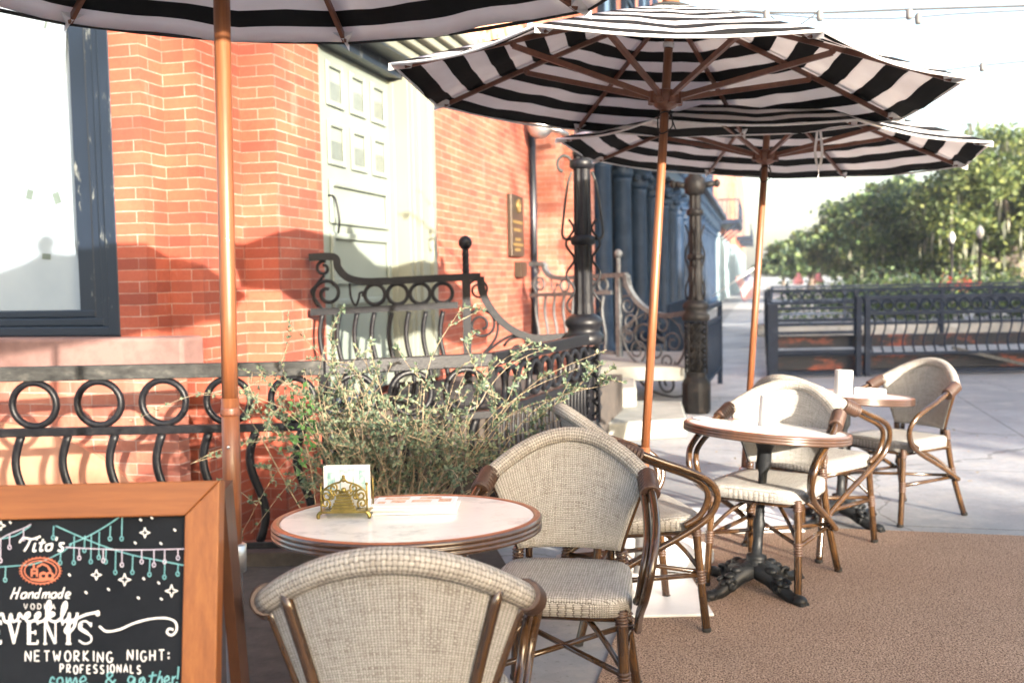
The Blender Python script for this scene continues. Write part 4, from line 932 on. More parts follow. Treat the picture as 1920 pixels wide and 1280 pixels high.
# ties hanging from the big canopy
ti = empty('strap', tuple(P(1535, 250, 5.05)), 0, 'grey tie straps hanging below the far umbrella ribs', 'strap')
mb = MB()
for dx in (-.010, .012): mb.bar(spline([(dx*.3, 0, .06), (dx, .0, -.02), (dx*1.6, .005, -.09), (dx*.8, 0, -.16)], 5), .012, .002, ref=(0, 1, 0))
mb.tube(spline([(-.01, 0, -.14), (0, 0, -.2), (-.018, 0, -.27)], 5), .002, 4); mb.build('tie', 'pocket', ti)

# sandbags and drum on the middle umbrella's base
def sandbag(loc, rz, sc, mat, label):
    b = MB(Matrix.Translation(loc) @ Matrix.Rotation(rz, 4, 'Z'))
    def fn(i, j):
        a = 2*math.pi*i; v = math.pi*(j-.5); cx = math.copysign(abs(math.cos(v))**.6, math.cos(v))
        x, y, z = cx*math.copysign(abs(math.cos(a))**.7, math.cos(a)), cx*math.copysign(abs(math.sin(a))**.7, math.sin(a)), math.sin(v)
        k = 1+.05*math.sin(7*x+3*y)+.04*math.sin(11*y-5*z)
        return (x*sc[0]*k, y*sc[1]*k, sc[2]+z*sc[2]*k)
    b.grid(fn, 28, 14); return tag(b.build('sandbag', mat), label, 'sandbag', 'sandbags on umbrella bases')
sandbag((.36, 4.42, .03), .2, (.19, .13, .07), 'greybag', 'grey sandbag on the middle umbrella base plate')
sandbag((.76, 4.62, .014), -.5, (.16, .11, .075), 'whitebag', 'crumpled white bag behind the side-on chair')
dm = MB(Matrix.Translation((.60, 4.62, .16))); dm.lathe([(.01, -.14), (.10, -.14), (.115, -.12), (.115, .08), (.10, .10), (.01, .10)], 22); tag(dm.build('drum', 'whitebag'), 'white umbrella weight drum behind the side-on chair', 'weight')

# ------------------------------------------------------------------ bistro tables
RT = .362
def table(label, loc, rx, ry, h, rz=0):
    t = empty('bistro_table', loc, rz, label, 'table', 'round marble bistro tables', rx=rx, ry=ry)
    mb = MB(); mb.lathe([(.0001, h-.02), (RT-.026, h-.02), (RT-.022, h-.001), (RT-.026, h+.001), (.0001, h+.001)], 72, smooth=False); mb.build('tabletop', 'marble', t)
    mb = MB(); mb.lathe([(RT-.022, h-.004), (RT-.020, h+.003), (RT-.012, h+.004), (RT-.004, h+.001)], 72, caps=False); mb.build('lip', 'red_lip', t)
    mb = MB(); mb.lathe([(RT-.004, h+.001), (RT, h-.004), (RT, h-.010), (RT-.007, h-.0125), (RT, h-.015), (RT, h-.022), (RT-.007, h-.0245), (RT, h-.027), (RT-.001, h-.034), (RT-.012, h-.038), (RT-.06, h-.038)], 72, caps=False); mb.build('rim', 'rimwood', t)
    mb = MB(); mb.lathe([(.10, h-.04), (.10, h-.05), (.05, h-.055), (.031, h-.10), (.033, h-.17), (.023, h-.19), (.019, h-.20), (.018, .47), (.026, .46), (.028, .445), (.022, .43), (.028, .415), (.026, .40), (.019, .39), (.020, .33), (.028, .30), (.024, .27), (.021, .25), (.023, .17), (.042, .165), (.046, .15), (.040, .14), (.055, .13), (.060, .11), (.055, .09), (.05, .07), (.0001, .065)], 22); mb.build('column', 'castiron', t)
    for k in range(4):
        a = k*math.pi/2+.55; m_ = Matrix.Rotation(a, 4, 'Z'); mb = MB(m_)
        mb.tube(spline([(.03, 0, .10), (.09, 0, .085), (.15, 0, .055), (.21, 0, .03), (.255, 0, .025)], 5), [.042, .042, .042, .041, .04, .038, .037, .036, .035, .034, .033, .031, .03, .029, .028, .027, .026, .026, .026, .026, .024][:21], 10)
        for x, z, r_ in ((.10, .115, .026), (.14, .095, .022), (.18, .07, .019)): mb.ball((x, 0, z), r_, 8, (1.3, 1, .7))
        mb.ball((.262, 0, .027), .030, 10, (1.2, 1.1, .85))
        for sy in (-1, 1): mb.tube([(x+.06, sy*.028, z) for x, _, z in spiral(.10, .06, .03, .008, .5, 1.1, 14)], .010, 5); 
        for q in (-1, 0, 1): mb.ball((.285, q*.016, .016), .012, 8, (1.3, .9, 1))
        f = mb.build('foot', 'castiron', t); f.rotation_euler = (Matrix.Rotation(ry, 3, 'Y') @ Matrix.Rotation(rx, 3, 'X')).inverted().to_euler()
    return t
T1 = table('front marble table with brass napkin holder before the shrub', (-.29, 2.62, 0), R(-3), 0, .765)
T2 = table('tilted marble table with white cylinder between the brown armchairs', (1.05, 4.33, 0), R(-2.5), R(5.2), .728)
T3 = table('marble table beside the far umbrella pole, in front of the lone armchair', (1.81, 5.50, 0), R(-2.5), R(4), .725)
bpy.context.view_layer.update()
M1, M2, M3 = (T.matrix_world.copy() for T in (T1, T2, T3))
def on(Mt, px, py, h):                      # local spot on a table top under a pixel of the photo
    o = Vector((0, 0, H)); d = ray(px, py); n = Mt.to_3x3() @ Vector((0, 0, 1)); p = Mt @ Vector((0, 0, h))
    return Mt.inverted() @ (o+d*((p-o).dot(n)/d.dot(n)))
def set_on(name, Mt, q, rz, label, cat, group=None):
    e = empty(name, (0, 0, 0), 0, label, cat, group); e.matrix_world = Mt @ Matrix.Translation(q) @ Matrix.Rotation(rz, 4, 'Z'); return e
# brass napkin holder
q = on(M1, 649, 968, .767); q.z = .767
nh = set_on('napkin_holder', M1, q, R(-2), 'ornate brass napkin holder with fan motif on the front table', 'napkin holder')
mb = MB()
mb.span((-.068, -.030, .014), (.068, .075, .020))
for sx in (-1, 1):
    for y in (-.03, .075): mb.tube(spline([(sx*.06, y, .018), (sx*.068, y, .012), (sx*.069, y, .0)], 3), [.006]*6+[.004], 6)
    for y in (-.024,): mb.tube([(sx*.062, y, .018), (sx*.062, y, .088)], .0028, 6); mb.ball((sx*.062, y, .092), .0045, 8); mb.ball((sx*.062, y, .05), .004, 8)
    mb.tube([(sx*.062, .07, .018), (sx*.062, .07, .095)], .0028, 6)
mb.build('base', 'brass', nh, bevel=.0015)
mb = MB(); Y_ = -.026
for sx in (-1, 1):
    A = lambda l: [(sx*x, Y_, z) for x, z in l]
    mb.tube(spline(A([(.0, .110), (.010, .098), (.025, .094), (.042, .086), (.058, .072), (.062, .058)]), 5), .0028, 6)
    mb.tube([(sx*x, Y_, z) for x, _, z in spiral(.046, .062, .017, .004, 1.0, 1.3, 22)], .003, 6)
    mb.tube([(sx*x, Y_, z) for x, _, z in spiral(.050, .040, .014, .003, 4.0, -1.3, 22)], .003, 6)
    mb.tube([(sx*x, Y_, z) for x, _, z in spiral(.028, .082, .012, .003, 2.0, 1.2, 20)], .0028, 6)
    mb.tube([(sx*x, Y_, z) for x, _, z in spiral(.016, .070, .011, .003, .3, -1.2, 20)], .0028, 6)
    mb.tube([(sx*x, Y_, z) for x, _, z in spiral(.034, .058, .009, .003, .3, 1.2, 18)], .0026, 6)
mb.ball((0, Y_, .112), .005, 8); mb.ball((0, Y_, .104), .007, 8); mb.ball((0, Y_, .076), .008, 10)
mb.build('scrollwork', 'brass', nh)
mb = MB()
for k in range(7):
    z0, z1 = .02+k*.008, .027+k*.008; w0 = .034-.0034*k
    mb.span((-w0, -.036+k*.0012, z0), (w0, -.024, z1))
mb.build('fan_plate', 'brass', nh, bevel=.001)
nk = set_on('napkin_stack', M1, q+Vector((0, .02, .0202)), R(-2), 'printed paper napkins standing in the brass holder', 'napkins')
for k in range(6):
    mb = MB(); mb.box((.001*math.sin(k*2), .006*k-.008, .058+.0015*math.cos(k*3)), (.122, .003, .112)); mb.build('napkin', 'paperwhite', nk)
mb = MB(); 
for x, w_, z0, z1 in ((-.04, .022, .04, .10), (.045, .018, .05, .105), (.0, .05, .095, .108), (-.015, .004, .03, .11), (.02, .004, .03, .11)): mb.box((x, -.0105, (z0+z1)/2), (w_, .0006, z1-z0))
mb.build('print', 'foliageprint', nk)
# menus
for k, (dx, dy, a, lab) in enumerate(((0, 0, .02, 'lowest white menu of the pile on the front table'), (.004, .006, -.03, 'second menu of the pile, under the middle one'), (-.006, .0, .04, 'third menu, just under the illustrated one'), (-.006, .012, -.04, 'top menu printed with food pictures on the pile'))):
    q = on(M1, 781, 955, .767); q.z = .767
    mn = set_on('menu', M1, q+Vector((dx, dy, .0005+k*.0056)), a, lab, 'menu', 'menus piled on the front table')
    mb = MB()
    for s_ in range(2): mb.span((-.115+s_*.001, -.075+s_*.001, s_*.0025), (.115-s_*.001, .075, s_*.0025+.0021))
    mb.build('pages', 'paperwhite', mn, bevel=.0005)
    if k == 3:
        mb = MB()
        for (x, y, w_, d_) in ((-.055, .045, .07, .035), (.04, .048, .06, .03), (-.045, -.005, .04, .04), (.02, .0, .055, .035), (.085, .01, .035, .05), (-.09, -.02, .02, .03)): mb.box((x, y, .0053), (w_, d_, .0005))
        mb.build('picture', 'food', mn)
def cylinder_pot(Mt, px, py, h, r, hh, label):
    q = on(Mt, px, py, h); q.z = h+.002; e = set_on('candle', Mt, q, 0, label, 'candle', 'white pillar candles')
    mb = MB(); mb.lathe([(.0001, 0), (r-.002, 0), (r, .002), (r, hh-.004), (r-.003, hh), (r-.008, hh), (r-.010, hh-.006), (.0001, hh-.007)], 28); mb.build('body', 'candle', e)
    mb = MB(); mb.tube([(0, 0, hh-.008), (.001, 0, hh+.004)], .0012, 5); mb.build('wick', 'piping', e)
cylinder_pot(M2, 1440, 799, .728, .045, .135, 'white cylindrical candle on the tilted table')
cylinder_pot(M3, 1580, 743, .725, .047, .14, 'white cylindrical candle on the table by the lone armchair')
def roll(Mt, px, py, h, rz, label, L=.17):
    q = on(Mt, px, py, h); q.z = h+.021; e = set_on('rolled_napkin', Mt, q, rz, label, 'napkin', 'rolled white napkins')
    mb = MB(); mb.tube([(0, -L/2, 0), (0, -L/2+.008, 0), (0, 0, 0), (0, L/2-.008, 0), (0, L/2, 0)], [.017, .021, .02, .021, .017], 14)
    mb.tube([(x, -L/2-.001, z) for x, _, z in spiral(0, 0, .017, .003, 0, 2.2, 26)], .002, 4); mb.build('cloth', 'linen', e)
    mb = MB(); mb.tube([(0, -.01, 0), (0, .02, 0)], .0225, 14); mb.build('band', 'paperwhite', e)
roll(M2, 1516, 793, .728, R(42), 'rolled white napkin on the tilted table')
roll(M3, 1630, 741, .725, R(80), 'rolled white napkin on the table by the lone armchair')
def paper(Mt, px, py, h, rz, w_, d_, label):
    q = on(Mt, px, py, h); q.z = h+.003; e = set_on('menu', Mt, q, rz, label, 'menu', 'single menus on the far tables')
    mb = MB(); mb.grid(lambda i, j: ((i-.5)*w_, (j-.5)*d_, .004*math.sin(i*3)+.006*j*j), 8, 8); mb.build('sheet', 'paperwhite', e, solid=.0015)
paper(M2, 1332, 789, .728, R(35), .10, .15, 'single white menu sheet on the tilted table')
paper(M3, 1505, 724, .725, R(10), .20, .14, 'single white menu sheet on the table by the lone armchair')

# ------------------------------------------------------------------ bistro armchairs
def bs(s, t, off=0):
    w_ = .172+.088*max(t, 0)**1.1; y = -.205-.085*t+(.03+.105*t)*s*s; ztop = .862-.118*s*s
    return Vector((w_*s, y-off, .50+t*(ztop-.50)))
def make_chair(label):
    c = empty('bistro_armchair', (0, 0, 0), 0, label, 'armchair', 'woven bistro armchairs')
    mb = MB()
    outl = []
    for k in range(40):
        a = 2*math.pi*k/40; x = math.copysign(abs(math.cos(a))**.38, math.cos(a)); y = math.copysign(abs(math.sin(a))**.38, math.sin(a)); outl.append((x*(.218+.012*y), y*.215+.005))
    def top(i, j):
        a = 2*math.pi*i; x = math.copysign(abs(math.cos(a))**.38, math.cos(a)); y = math.copysign(abs(math.sin(a))**.38, math.sin(a))
        return x*(.218+.012*y), y*.215+.005
    prof = [(1.0, .408), (1.0, .448), (.985, .458), (.95, .464), (.7, .466), (.35, .464), (.001, .463)]
    n = 48; rings = []
    for sc_, z_ in prof: rings.append([mb.pt((top(k/n, 0)[0]*sc_, top(k/n, 0)[1]*sc_, z_)) for k in range(n)])
    per = 1.7
    for i in range(len(rings)-1):
        for k in range(n):
            k2 = (k+1) % n; ids = (rings[i][k], rings[i][k2], rings[i+1][k2], rings[i+1][k])
            if i == 0: uv = [(k/n*per, .0), ((k+1)/n*per, .0), ((k+1)/n*per, .04), (k/n*per, .04)]
            else: uv = [(mb.v[v].x, mb.v[v].y) for v in ids]
            mb.face(ids, uv, True)
    mb.face(rings[0][::-1]); mb.build('seat', 'weave', c)
    mb = MB(); mb.grid(lambda i, j: bs(2*i-1, j), 26, 14, lambda i, j: ((2*i-1)*.28, j*.38)); mb.build('backrest', 'weave', c, solid=.014)
    mb = MB(); mb.tube([bs(-1.0+2*i/30, 1.0, .0)+Vector((0, 0, .004)) for i in range(31)], .0265, 14); mb.build('back_roll', 'rimweave', c)
    for s_ in (-1, 1):
        mb = MB(); mb.tube([bs(s_*.80, t/8, .016) for t in range(-1, 9)], .0125, 8); mb.tube([bs(s_*.99, t/8, .004) for t in range(0, 9)], .010, 8); mb.build('back_frame', 'cane', c)
        A = [(.262, -.148, .750), (.276, -.075, .728), (.290, .02, .690), (.297, .12, .652), (.293, .205, .605), (.280, .238, .535), (.264, .205, .462), (.248, .11, .398), (.236, -.03, .33), (.226, -.17, .255), (.222, -.235, .215)]
        B = [(.248, -.128, .728), (.256, -.055, .704), (.266, .03, .668), (.272, .12, .632), (.270, .185, .592), (.259, .208, .535), (.248, .18, .468), (.237, .12, .43)]
        mb = MB(); mb.tube(spline([(s_*x, y, z) for x, y, z in A], 6), .0135, 9); mb.tube(spline([(s_*x, y, z) for x, y, z in B], 6), .0125, 9); mb.build('arm', 'cane', c)
        mb = MB(); mb.tube(spline([(s_*.260, -.160, .752), (s_*.267, -.115, .736), (s_*.272, -.075, .716)], 6), .031, 12, flat=(1.12, .82))
        for k in range(7):
            t = k/6; q = Vector((s_*.260, -.158, .752)).lerp(Vector((s_*.273, -.072, .715)), t); d_ = Vector((s_*.013, .086, -.037)).normalized(); rot = d_.to_track_quat('Z', 'Y').to_matrix()
            mb.lathe([(.030, -.006), (.034, 0), (.030, .006)], 14, q, rot)
        mb.build('binding', 'bind', c)
        for nm, pts in (('leg', [(s_*.195, .185, .425), (s_*.203, .200, .22), (s_*.210, .222, 0)]), ('leg', [(s_*.172, -.19, .50), (s_*.188, -.228, .25), (s_*.212, -.300, 0)])):
            mb = MB(); mb.tube(spline(pts, 6), .0165, 10); lg = mb.build(nm, 'cane', c)
            mb = MB(); tip = Vector(pts[2]); mb.lathe([(.017, 0), (.0185, .003), (.0185, .014), (.017, .016)], 10, tip); mb.build('foot_cap', 'piping', lg)
            mid = Vector(pts[1]); mb = MB()
            for k in range(5): mb.lathe([(.015, -.005), (.0215, 0), (.015, .005)], 12, mid.lerp(Vector(pts[0]), -.12+k*.055))
            for k in range(5): mb.lathe([(.015, -.005), (.0215, 0), (.015, .005)], 12, Vector(pts[0]).lerp(mid, .03+k*.045))
            mb.build('binding', 'bind', lg)
        mb = MB(); mb.tube([(s_*.202, .20, .225), (s_*.19, -.225, .225)], .0105, 8); mb.build('stretcher', 'cane', c)
        mb = MB()
        for y0, zz in ((.195, .30), (-.215, .30)): mb.tube(spline([(s_*.198, y0, .25), (s_*.13, y0*.72, .33), (s_*.05, y0*.3, .385), (0, 0, .395)], 6), .009, 7)
        mb.build('brace', 'cane', c)
    mb = MB()
    mb.tube([(-.195, .18, .398), (.195, .18, .398)], .012, 8); mb.tube([(-.18, -.19, .398), (.18, -.19, .398)], .012, 8); mb.tube([(-.195, .18, .398), (-.18, -.19, .398)], .012, 8); mb.tube([(.195, .18, .398), (.18, -.19, .398)], .012, 8)
    mb.tube([(-.2, .2, .235), (.19, -.225, .235)], .0095, 7); mb.tube([(.2, .2, .235), (-.19, -.225, .235)], .0095, 7)
    mb.build('seat_frame', 'cane', c)
    return c
spots = [((-.243, 2.12), 0, 'armchair seen from behind, pushed up to the table with the brass napkin holder'),
         ((.145, 3.08), 170, 'shaded armchair facing the viewer at the table with the brass napkin holder'),
         ((.475, 3.96), -77, 'side-on armchair in shade beside the big umbrella pole'),
         ((1.15, 4.44), 144, 'sunlit armchair facing the viewer behind the tilted table'),
         ((1.54, 5.06), -49, 'armchair turned away behind the sunlit one, its back against it'),
         ((2.21, 5.68), 118, 'lone armchair standing on bare concrete off the mat')]
ch0 = make_chair(spots[0][2])
for k, ((x, y), a, lab) in enumerate(spots):
    c = ch0 if k == 0 else copy_tree(ch0); c['label'] = lab
    c.location = (x, y, .015 if k not in (1, 5) else .002); c.rotation_euler = (0, 0, R(a))

# ------------------------------------------------------------------ chalkboard
BT = P(415, 900, 1.92); lean = R(11)
BX = Vector((1, 0.02, 0)).normalized(); BU = Vector((0, math.sin(lean), math.cos(lean))); BN = BU.cross(BX)   # right, up the board, away from the viewer
MBd = Matrix((BX, BN, BU)).transposed().to_4x4(); MBd.translation = BT
zb_ = BT.z/math.cos(lean)
bd = empty('chalkboard', (BT.x-.35, BT.y, 0), 0, 'wood framed chalkboard sign with white and teal hand lettering', 'chalkboard sign')
inv3 = Matrix.Translation(-bd.location); MBl = inv3 @ MBd
WB = .66; FW = .066
def bl(px, py):
    o = Vector((0, 0, H)); d = ray(px, py); n = BN; return MBd.inverted() @ (o+d*((BT-o).dot(n)/d.dot(n)))
mb = MB(MBl); mb.span((-WB+FW-.01, .004, -zb_+.12), (-FW+.01, .014, -FW+.01)); mb.build('panel', 'slate', bd)
mb = MB(MBl)
def mitre(mb, pts):
    lo = [mb.pt((x, -.012, z)) for x, z in pts]; hi = [mb.pt((x, .028, z)) for x, z in pts]; m_ = len(pts)
    mb.face(lo); mb.face(hi[::-1])
    for i in range(m_): j = (i+1) % m_; mb.face((lo[i], hi[i], hi[j], lo[j]))
mitre(mb, [(-WB, 0), (0, 0), (-FW+.0004, -FW), (-WB+FW, -FW)]); mb.build('frame', 'boardwood', bd, bevel=.003); mb = MB(MBl); mitre(mb, [(-WB+FW, -zb_+.10), (-FW, -zb_+.10), (-FW, -zb_+.04), (-WB+FW, -zb_+.04)])
mb.build('frame', 'boardwood', bd, bevel=.003)
mb = MB(MBl); mitre(mb, [(0, -.0006), (0, -zb_), (-FW, -zb_), (-FW, -FW-.0006)]); mb.build('frame', 'boardwood_v', bd, bevel=.003); mb = MB(MBl); mitre(mb, [(-WB, -.0006), (-WB+FW, -FW-.0006), (-WB+FW, -zb_), (-WB, -zb_)]); mb.build('frame', 'boardwood_v', bd, bevel=.003)
mb = MB(inv3)
for x in (-.012, -WB+.012):
    a = BT+BX*x+Vector((0, .05, -.02)); mb = MB(inv3); mb.bar([a, Vector((a.x, a.y+.16, .01))], .022, .06, ref=(0, 1, 0)); mb.build('rear_leg', 'boardwood_d', bd)
mb = MB(inv3); mb.box((BT.x-WB/2, BT.y+.14, .3), (WB-.06, .02, .05)); mb.build('rear_stretcher', 'boardwood_d', bd)
for x in (-.1, -WB+.1): mb = MB(MBl); mb.box((x, .036, -.04), (.05, .016, .03)); mb.build('hinge', 'steel', bd)
# lettering in chalk: every stroke is a flat ribbon on the board
def ribbon(mb, pts, w_, off, lift=.0030):
    pts = [bl(x, y) for x, y in pts]; m_ = len(pts); L, Rr = [], []
    for i in range(m_):
        t = pts[min(i+1, m_-1)]-pts[max(i-1, 0)]; t.y = 0; t = t.normalized() if t.length > 1e-9 else Vector((1, 0, 0)); nrm = Vector((-t.z, 0, t.x))
        k = w_*(.92+.16*random.random())/2*.8
        a, b = pts[i]+nrm*k, pts[i]-nrm*k; L.append(mb.pt((a.x, off, a.z))); Rr.append(mb.pt((b.x, off, b.z)))
    for i in range(m_-1): mb.face((L[i], L[i+1], Rr[i+1], Rr[i]))
loff = [.0030]
def nxt(): loff[0] -= .00004; return loff[0]
def strokes(mb, lst, w_, smooth=False):
    for s_ in lst:
        p = [Vector((x, y, 0)) for x, y in s_]
        if smooth and len(p) > 2: p = spline(p, 7)
        else:
            p2 = []
            for a, b in zip(p[:-1], p[1:]): p2 += [a.lerp(b, k/3) for k in range(3)]
            p = p2+[p[-1]]
        ribbon(mb, [(q.x, q.y) for q in p], w_, nxt())
C_ = lambda cx, cy, rx, ry, a0, a1, n=12: [(cx+rx*math.cos(R(a0+(a1-a0)*i/n)), cy+ry*math.sin(R(a0+(a1-a0)*i/n))) for i in range(n+1)]
GL = {  # unit capitals, y down
 'N': [[(0, 1), (0, 0), (.8, 1), (.8, 0)]], 'E': [[(.7, 0), (0, 0), (0, 1), (.7, 1)], [(0, .5), (.6, .5)]], 'T': [[(0, 0), (.8, 0)], [(.4, 0), (.4, 1)]],
 'W': [[(0, 0), (.25, 1), (.5, .35), (.75, 1), (1, 0)]], 'O': [C_(.42, .5, .42, .5, -90, 270, 18)], 'R': [[(0, 1), (0, 0), (.5, .02), (.68, .25), (.5, .5), (0, .52), (.7, 1)]],
 'K': [[(0, 0), (0, 1)], [(.65, 0), (0, .55), (.7, 1)]], 'I': [[(.1, 0), (.1, 1)]], 'G': [C_(.42, .5, .42, .5, -50, -350, 18)+[(.84, .6), (.5, .6)]], 'H': [[(0, 0), (0, 1)], [(.75, 0), (.75, 1)], [(0, .5), (.75, .5)]],
 'P': [[(0, 1), (0, 0), (.5, .02), (.68, .27), (.5, .53), (0, .55)]], 'F': [[(.65, 0), (0, 0), (0, 1)], [(0, .5), (.55, .5)]], 'S': [[(.62, .12), (.4, 0), (.1, .1), (.08, .35), (.35, .5), (.62, .65), (.6, .9), (.3, 1), (0, .88)]],
 'A': [[(0, 1), (.4, 0), (.8, 1)], [(.15, .65), (.65, .65)]], 'L': [[(0, 0), (0, 1), (.6, 1)]], 'V': [[(0, 0), (.4, 1), (.8, 0)]], 'D': [[(0, 0), (0, 1), (.4, .95), (.72, .7), (.72, .3), (.4, .05), (0, 0)]],
 ':': [C_(.1, .3, .06, .06, 0, 360, 6), C_(.1, .75, .06, .06, 0, 360, 6)]}
def caps(mb, text, x, y, h, w_, adv, wh=.8, jit=1.5, slope=0):
    wd = {'I': .3, ':': .35, 'W': 1.05, 'T': .82}
    for ch in text:
        if ch == ' ': x += adv*1.15; continue
        dy = random.uniform(-jit, jit)+slope*x
        strokes(mb, [[(x+a*h*wh, y+dy+b*h) for a, b in s_] for s_ in GL[ch]], w_, ch in 'S')
        x += adv*(wd.get(ch, .82)+.18)
    return x
mb = MB(MBl)
caps(mb, 'NETWORKING', 46, 1221, 19, .0032, 17.6, .68); caps(mb, 'NIGHT:', 238, 1219, 19, .0032, 17.0, .66)
caps(mb, 'PROFESSIONALS', 112, 1246, 15, .0030, 12.6, .60)
# EVENTS in double-stroke slab letters
def slab(mb, ch, x, y, h, w_):
    S = {'V': [[(.0, 0), (.4, 1)], [(.14, 0), (.45, .78)], [(.8, 0), (.42, 1)], [(-.12, 0), (.26, 0)], [(.66, 0), (.92, 0)]],
         'E': [[(0, 0), (0, 1)], [(.13, 0), (.13, 1)], [(-.08, 0), (.66, 0), (.66, .16)], [(.13, .5), (.5, .5)], [(.5, .4), (.5, .6)], [(-.08, 1), (.66, 1), (.66, .84)]],
         'N': [[(0, 0), (0, 1)], [(.06, 0), (.7, 1)], [(.0, .06), (.66, 1)], [(.72, 0), (.72, 1)], [(-.12, 0), (.1, 0)], [(-.12, 1), (.14, 1)], [(.58, 0), (.86, 0)]],
         'T': [[(.34, 0), (.34, 1)], [(.47, 0), (.47, 1)], [(0, .18), (0, 0), (.8, 0), (.8, .18)], [(.22, 1), (.6, 1)]]}
    if ch == 'S':
        strokes(mb, [[(x+h*.6*a, y+h*b) for a, b in [(.95, .2), (.6, 0), (.15, .08), (.1, .33), (.5, .5), (.95, .66), (.95, .9), (.5, 1), (.05, .85)]], [(x+h*.6*a, y+h*b) for a, b in [(.3, .1), (.26, .3), (.6, .44), (.8, .56)]], [(x+h*.6*.97, y+h*.05), (x+h*.6*.97, y+h*.25)]], w_, True); return
    strokes(mb, [[(x+h*.62*a*1.05, y+h*b) for a, b in s_] for s_ in S[ch]], w_)
for ch, x in (('E', -17), ('V', 14), ('E', 52), ('N', 84), ('T', 117), ('S', 146)): slab(mb, ch, x, 1164, 42, .0042)
# weekly, in looping script
strokes(mb, [[(-4, 1156), (4, 1150), (8, 1163), (16, 1165), (20, 1151), (24, 1164), (33, 1160), (36, 1150), (44, 1158), (54, 1155), (54, 1148), (47, 1153), (52, 1165), (64, 1162), (74, 1154), (73, 1148), (66, 1154), (71, 1165), (84, 1160), (94, 1140), (93, 1126), (88, 1134), (87, 1166)],
             [(88, 1158), (97, 1148), (101, 1152), (90, 1158), (102, 1165), (114, 1158), (124, 1138), (123, 1128), (117, 1138), (116, 1164), (126, 1160), (130, 1149), (131, 1161), (141, 1160), (145, 1148)],
             [(145, 1148), (140, 1172), (128, 1186), (122, 1180), (136, 1164), (160, 1152), (183, 1147)], C_(183, 1149, 2, 3, 0, 360, 6)], .0062, True)
strokes(mb, [[(186, 1173), (200, 1183), (225, 1179), (250, 1168), (280, 1160), (310, 1158), (328, 1165), (331, 1180), (322, 1190), (313, 1185), (317, 1178), (325, 1180)]], .0050, True)
# script words in the printed part of the board
strokes(mb, [[(36, 1017), (44, 1008), (60, 1010), (76, 1005)], [(58, 1009), (52, 1022), (45, 1033)], [(66, 1017), (62, 1032), (68, 1031)], [(81, 1010), (75, 1031), (81, 1030)], [(73, 1018), (85, 1016)], [(96, 1019), (87, 1022), (87, 1031), (95, 1030), (98, 1021), (96, 1018)], [(107, 1006), (105, 1013)], [(121, 1018), (113, 1018), (113, 1023), (118, 1027), (115, 1032), (108, 1031)]], .0048, True)
strokes(mb, [C_(69, 1010, 1.2, 1.2, 0, 360, 6)], .003)
strokes(mb, [[(28, 1101), (20, 1122)], [(38, 1100), (30, 1122)], [(24, 1112), (35, 1110)], [(50, 1110), (42, 1112), (40, 1120), (46, 1120), (51, 1111), (48, 1121)], [(56, 1110), (53, 1121)], [(55, 1114), (62, 1110), (61, 1121)], [(77, 1101), (71, 1121)], [(75, 1111), (67, 1112), (66, 1120), (73, 1118)], [(82, 1110), (79, 1121)], [(81, 1114), (87, 1110), (85, 1121)], [(87, 1114), (93, 1110), (92, 1121)], [(106, 1110), (98, 1112), (97, 1120), (103, 1119), (107, 1111), (104, 1121)], [(121, 1100), (115, 1121)], [(119, 1110), (111, 1112), (110, 1120), (117, 1118)], [(124, 1117), (132, 1113), (129, 1109), (124, 1113), (124, 1120), (131, 1120)]], .0034, True)
x = caps(mb, 'VODKA', 45, 1131, 10, .0017, 13, .85, .2)
for (cx, cy, s_) in ((272, 998, 10), (181, 1077, 10), (234, 1086, 12), (322, 1107, 12), (2, 985, 9)):
    strokes(mb, [[(cx, cy-s_), (cx+s_*.25, cy-s_*.25), (cx+s_, cy), (cx+s_*.25, cy+s_*.25), (cx, cy+s_), (cx-s_*.25, cy+s_*.25), (cx-s_, cy), (cx-s_*.25, cy-s_*.25), (cx, cy-s_)]], .0026)
for cx, cy in ((264, 974), (285, 970), (328, 993), (302, 1018), (254, 1017), (270, 1084), (298, 1092), (303, 1122), (260, 1120), (204, 1104), (162, 1110), (131, 1077), (20, 979)): strokes(mb, [[(cx-2, cy-2), (cx+2, cy+2)]], .0042)
mb.build('lettering', 'chalk', bd)
mb = MB(MBl)
strokes(mb, [[(105, 985), (150, 1005), (200, 1025), (250, 1040), (300, 1050), (350, 1060)], [(130, 1020), (165, 1005), (200, 985), (232, 963)], [(-2, 1062), (30, 1060), (70, 1055), (115, 1035), (135, 1020)], [(0, 1010), (30, 1003), (58, 985)]], .0028, True)
for x, y, l in ((140, 1004, 46), (160, 1003, 24), (172, 1002, 46), (187, 996, 44), (208, 985, 20), (230, 965, 40), (200, 1026, 22), (218, 1032, 36), (250, 1040, 28), (282, 1048, 24), (310, 1053, 24), (335, 1057, 14), (115, 1036, 14), (102, 985, 18), (12, 1062, 20)):
    strokes(mb, [[(x, y), (x-1, y+l)], C_(x-1, y+l+4, 3, 4, 0, 360, 8)], .0026)
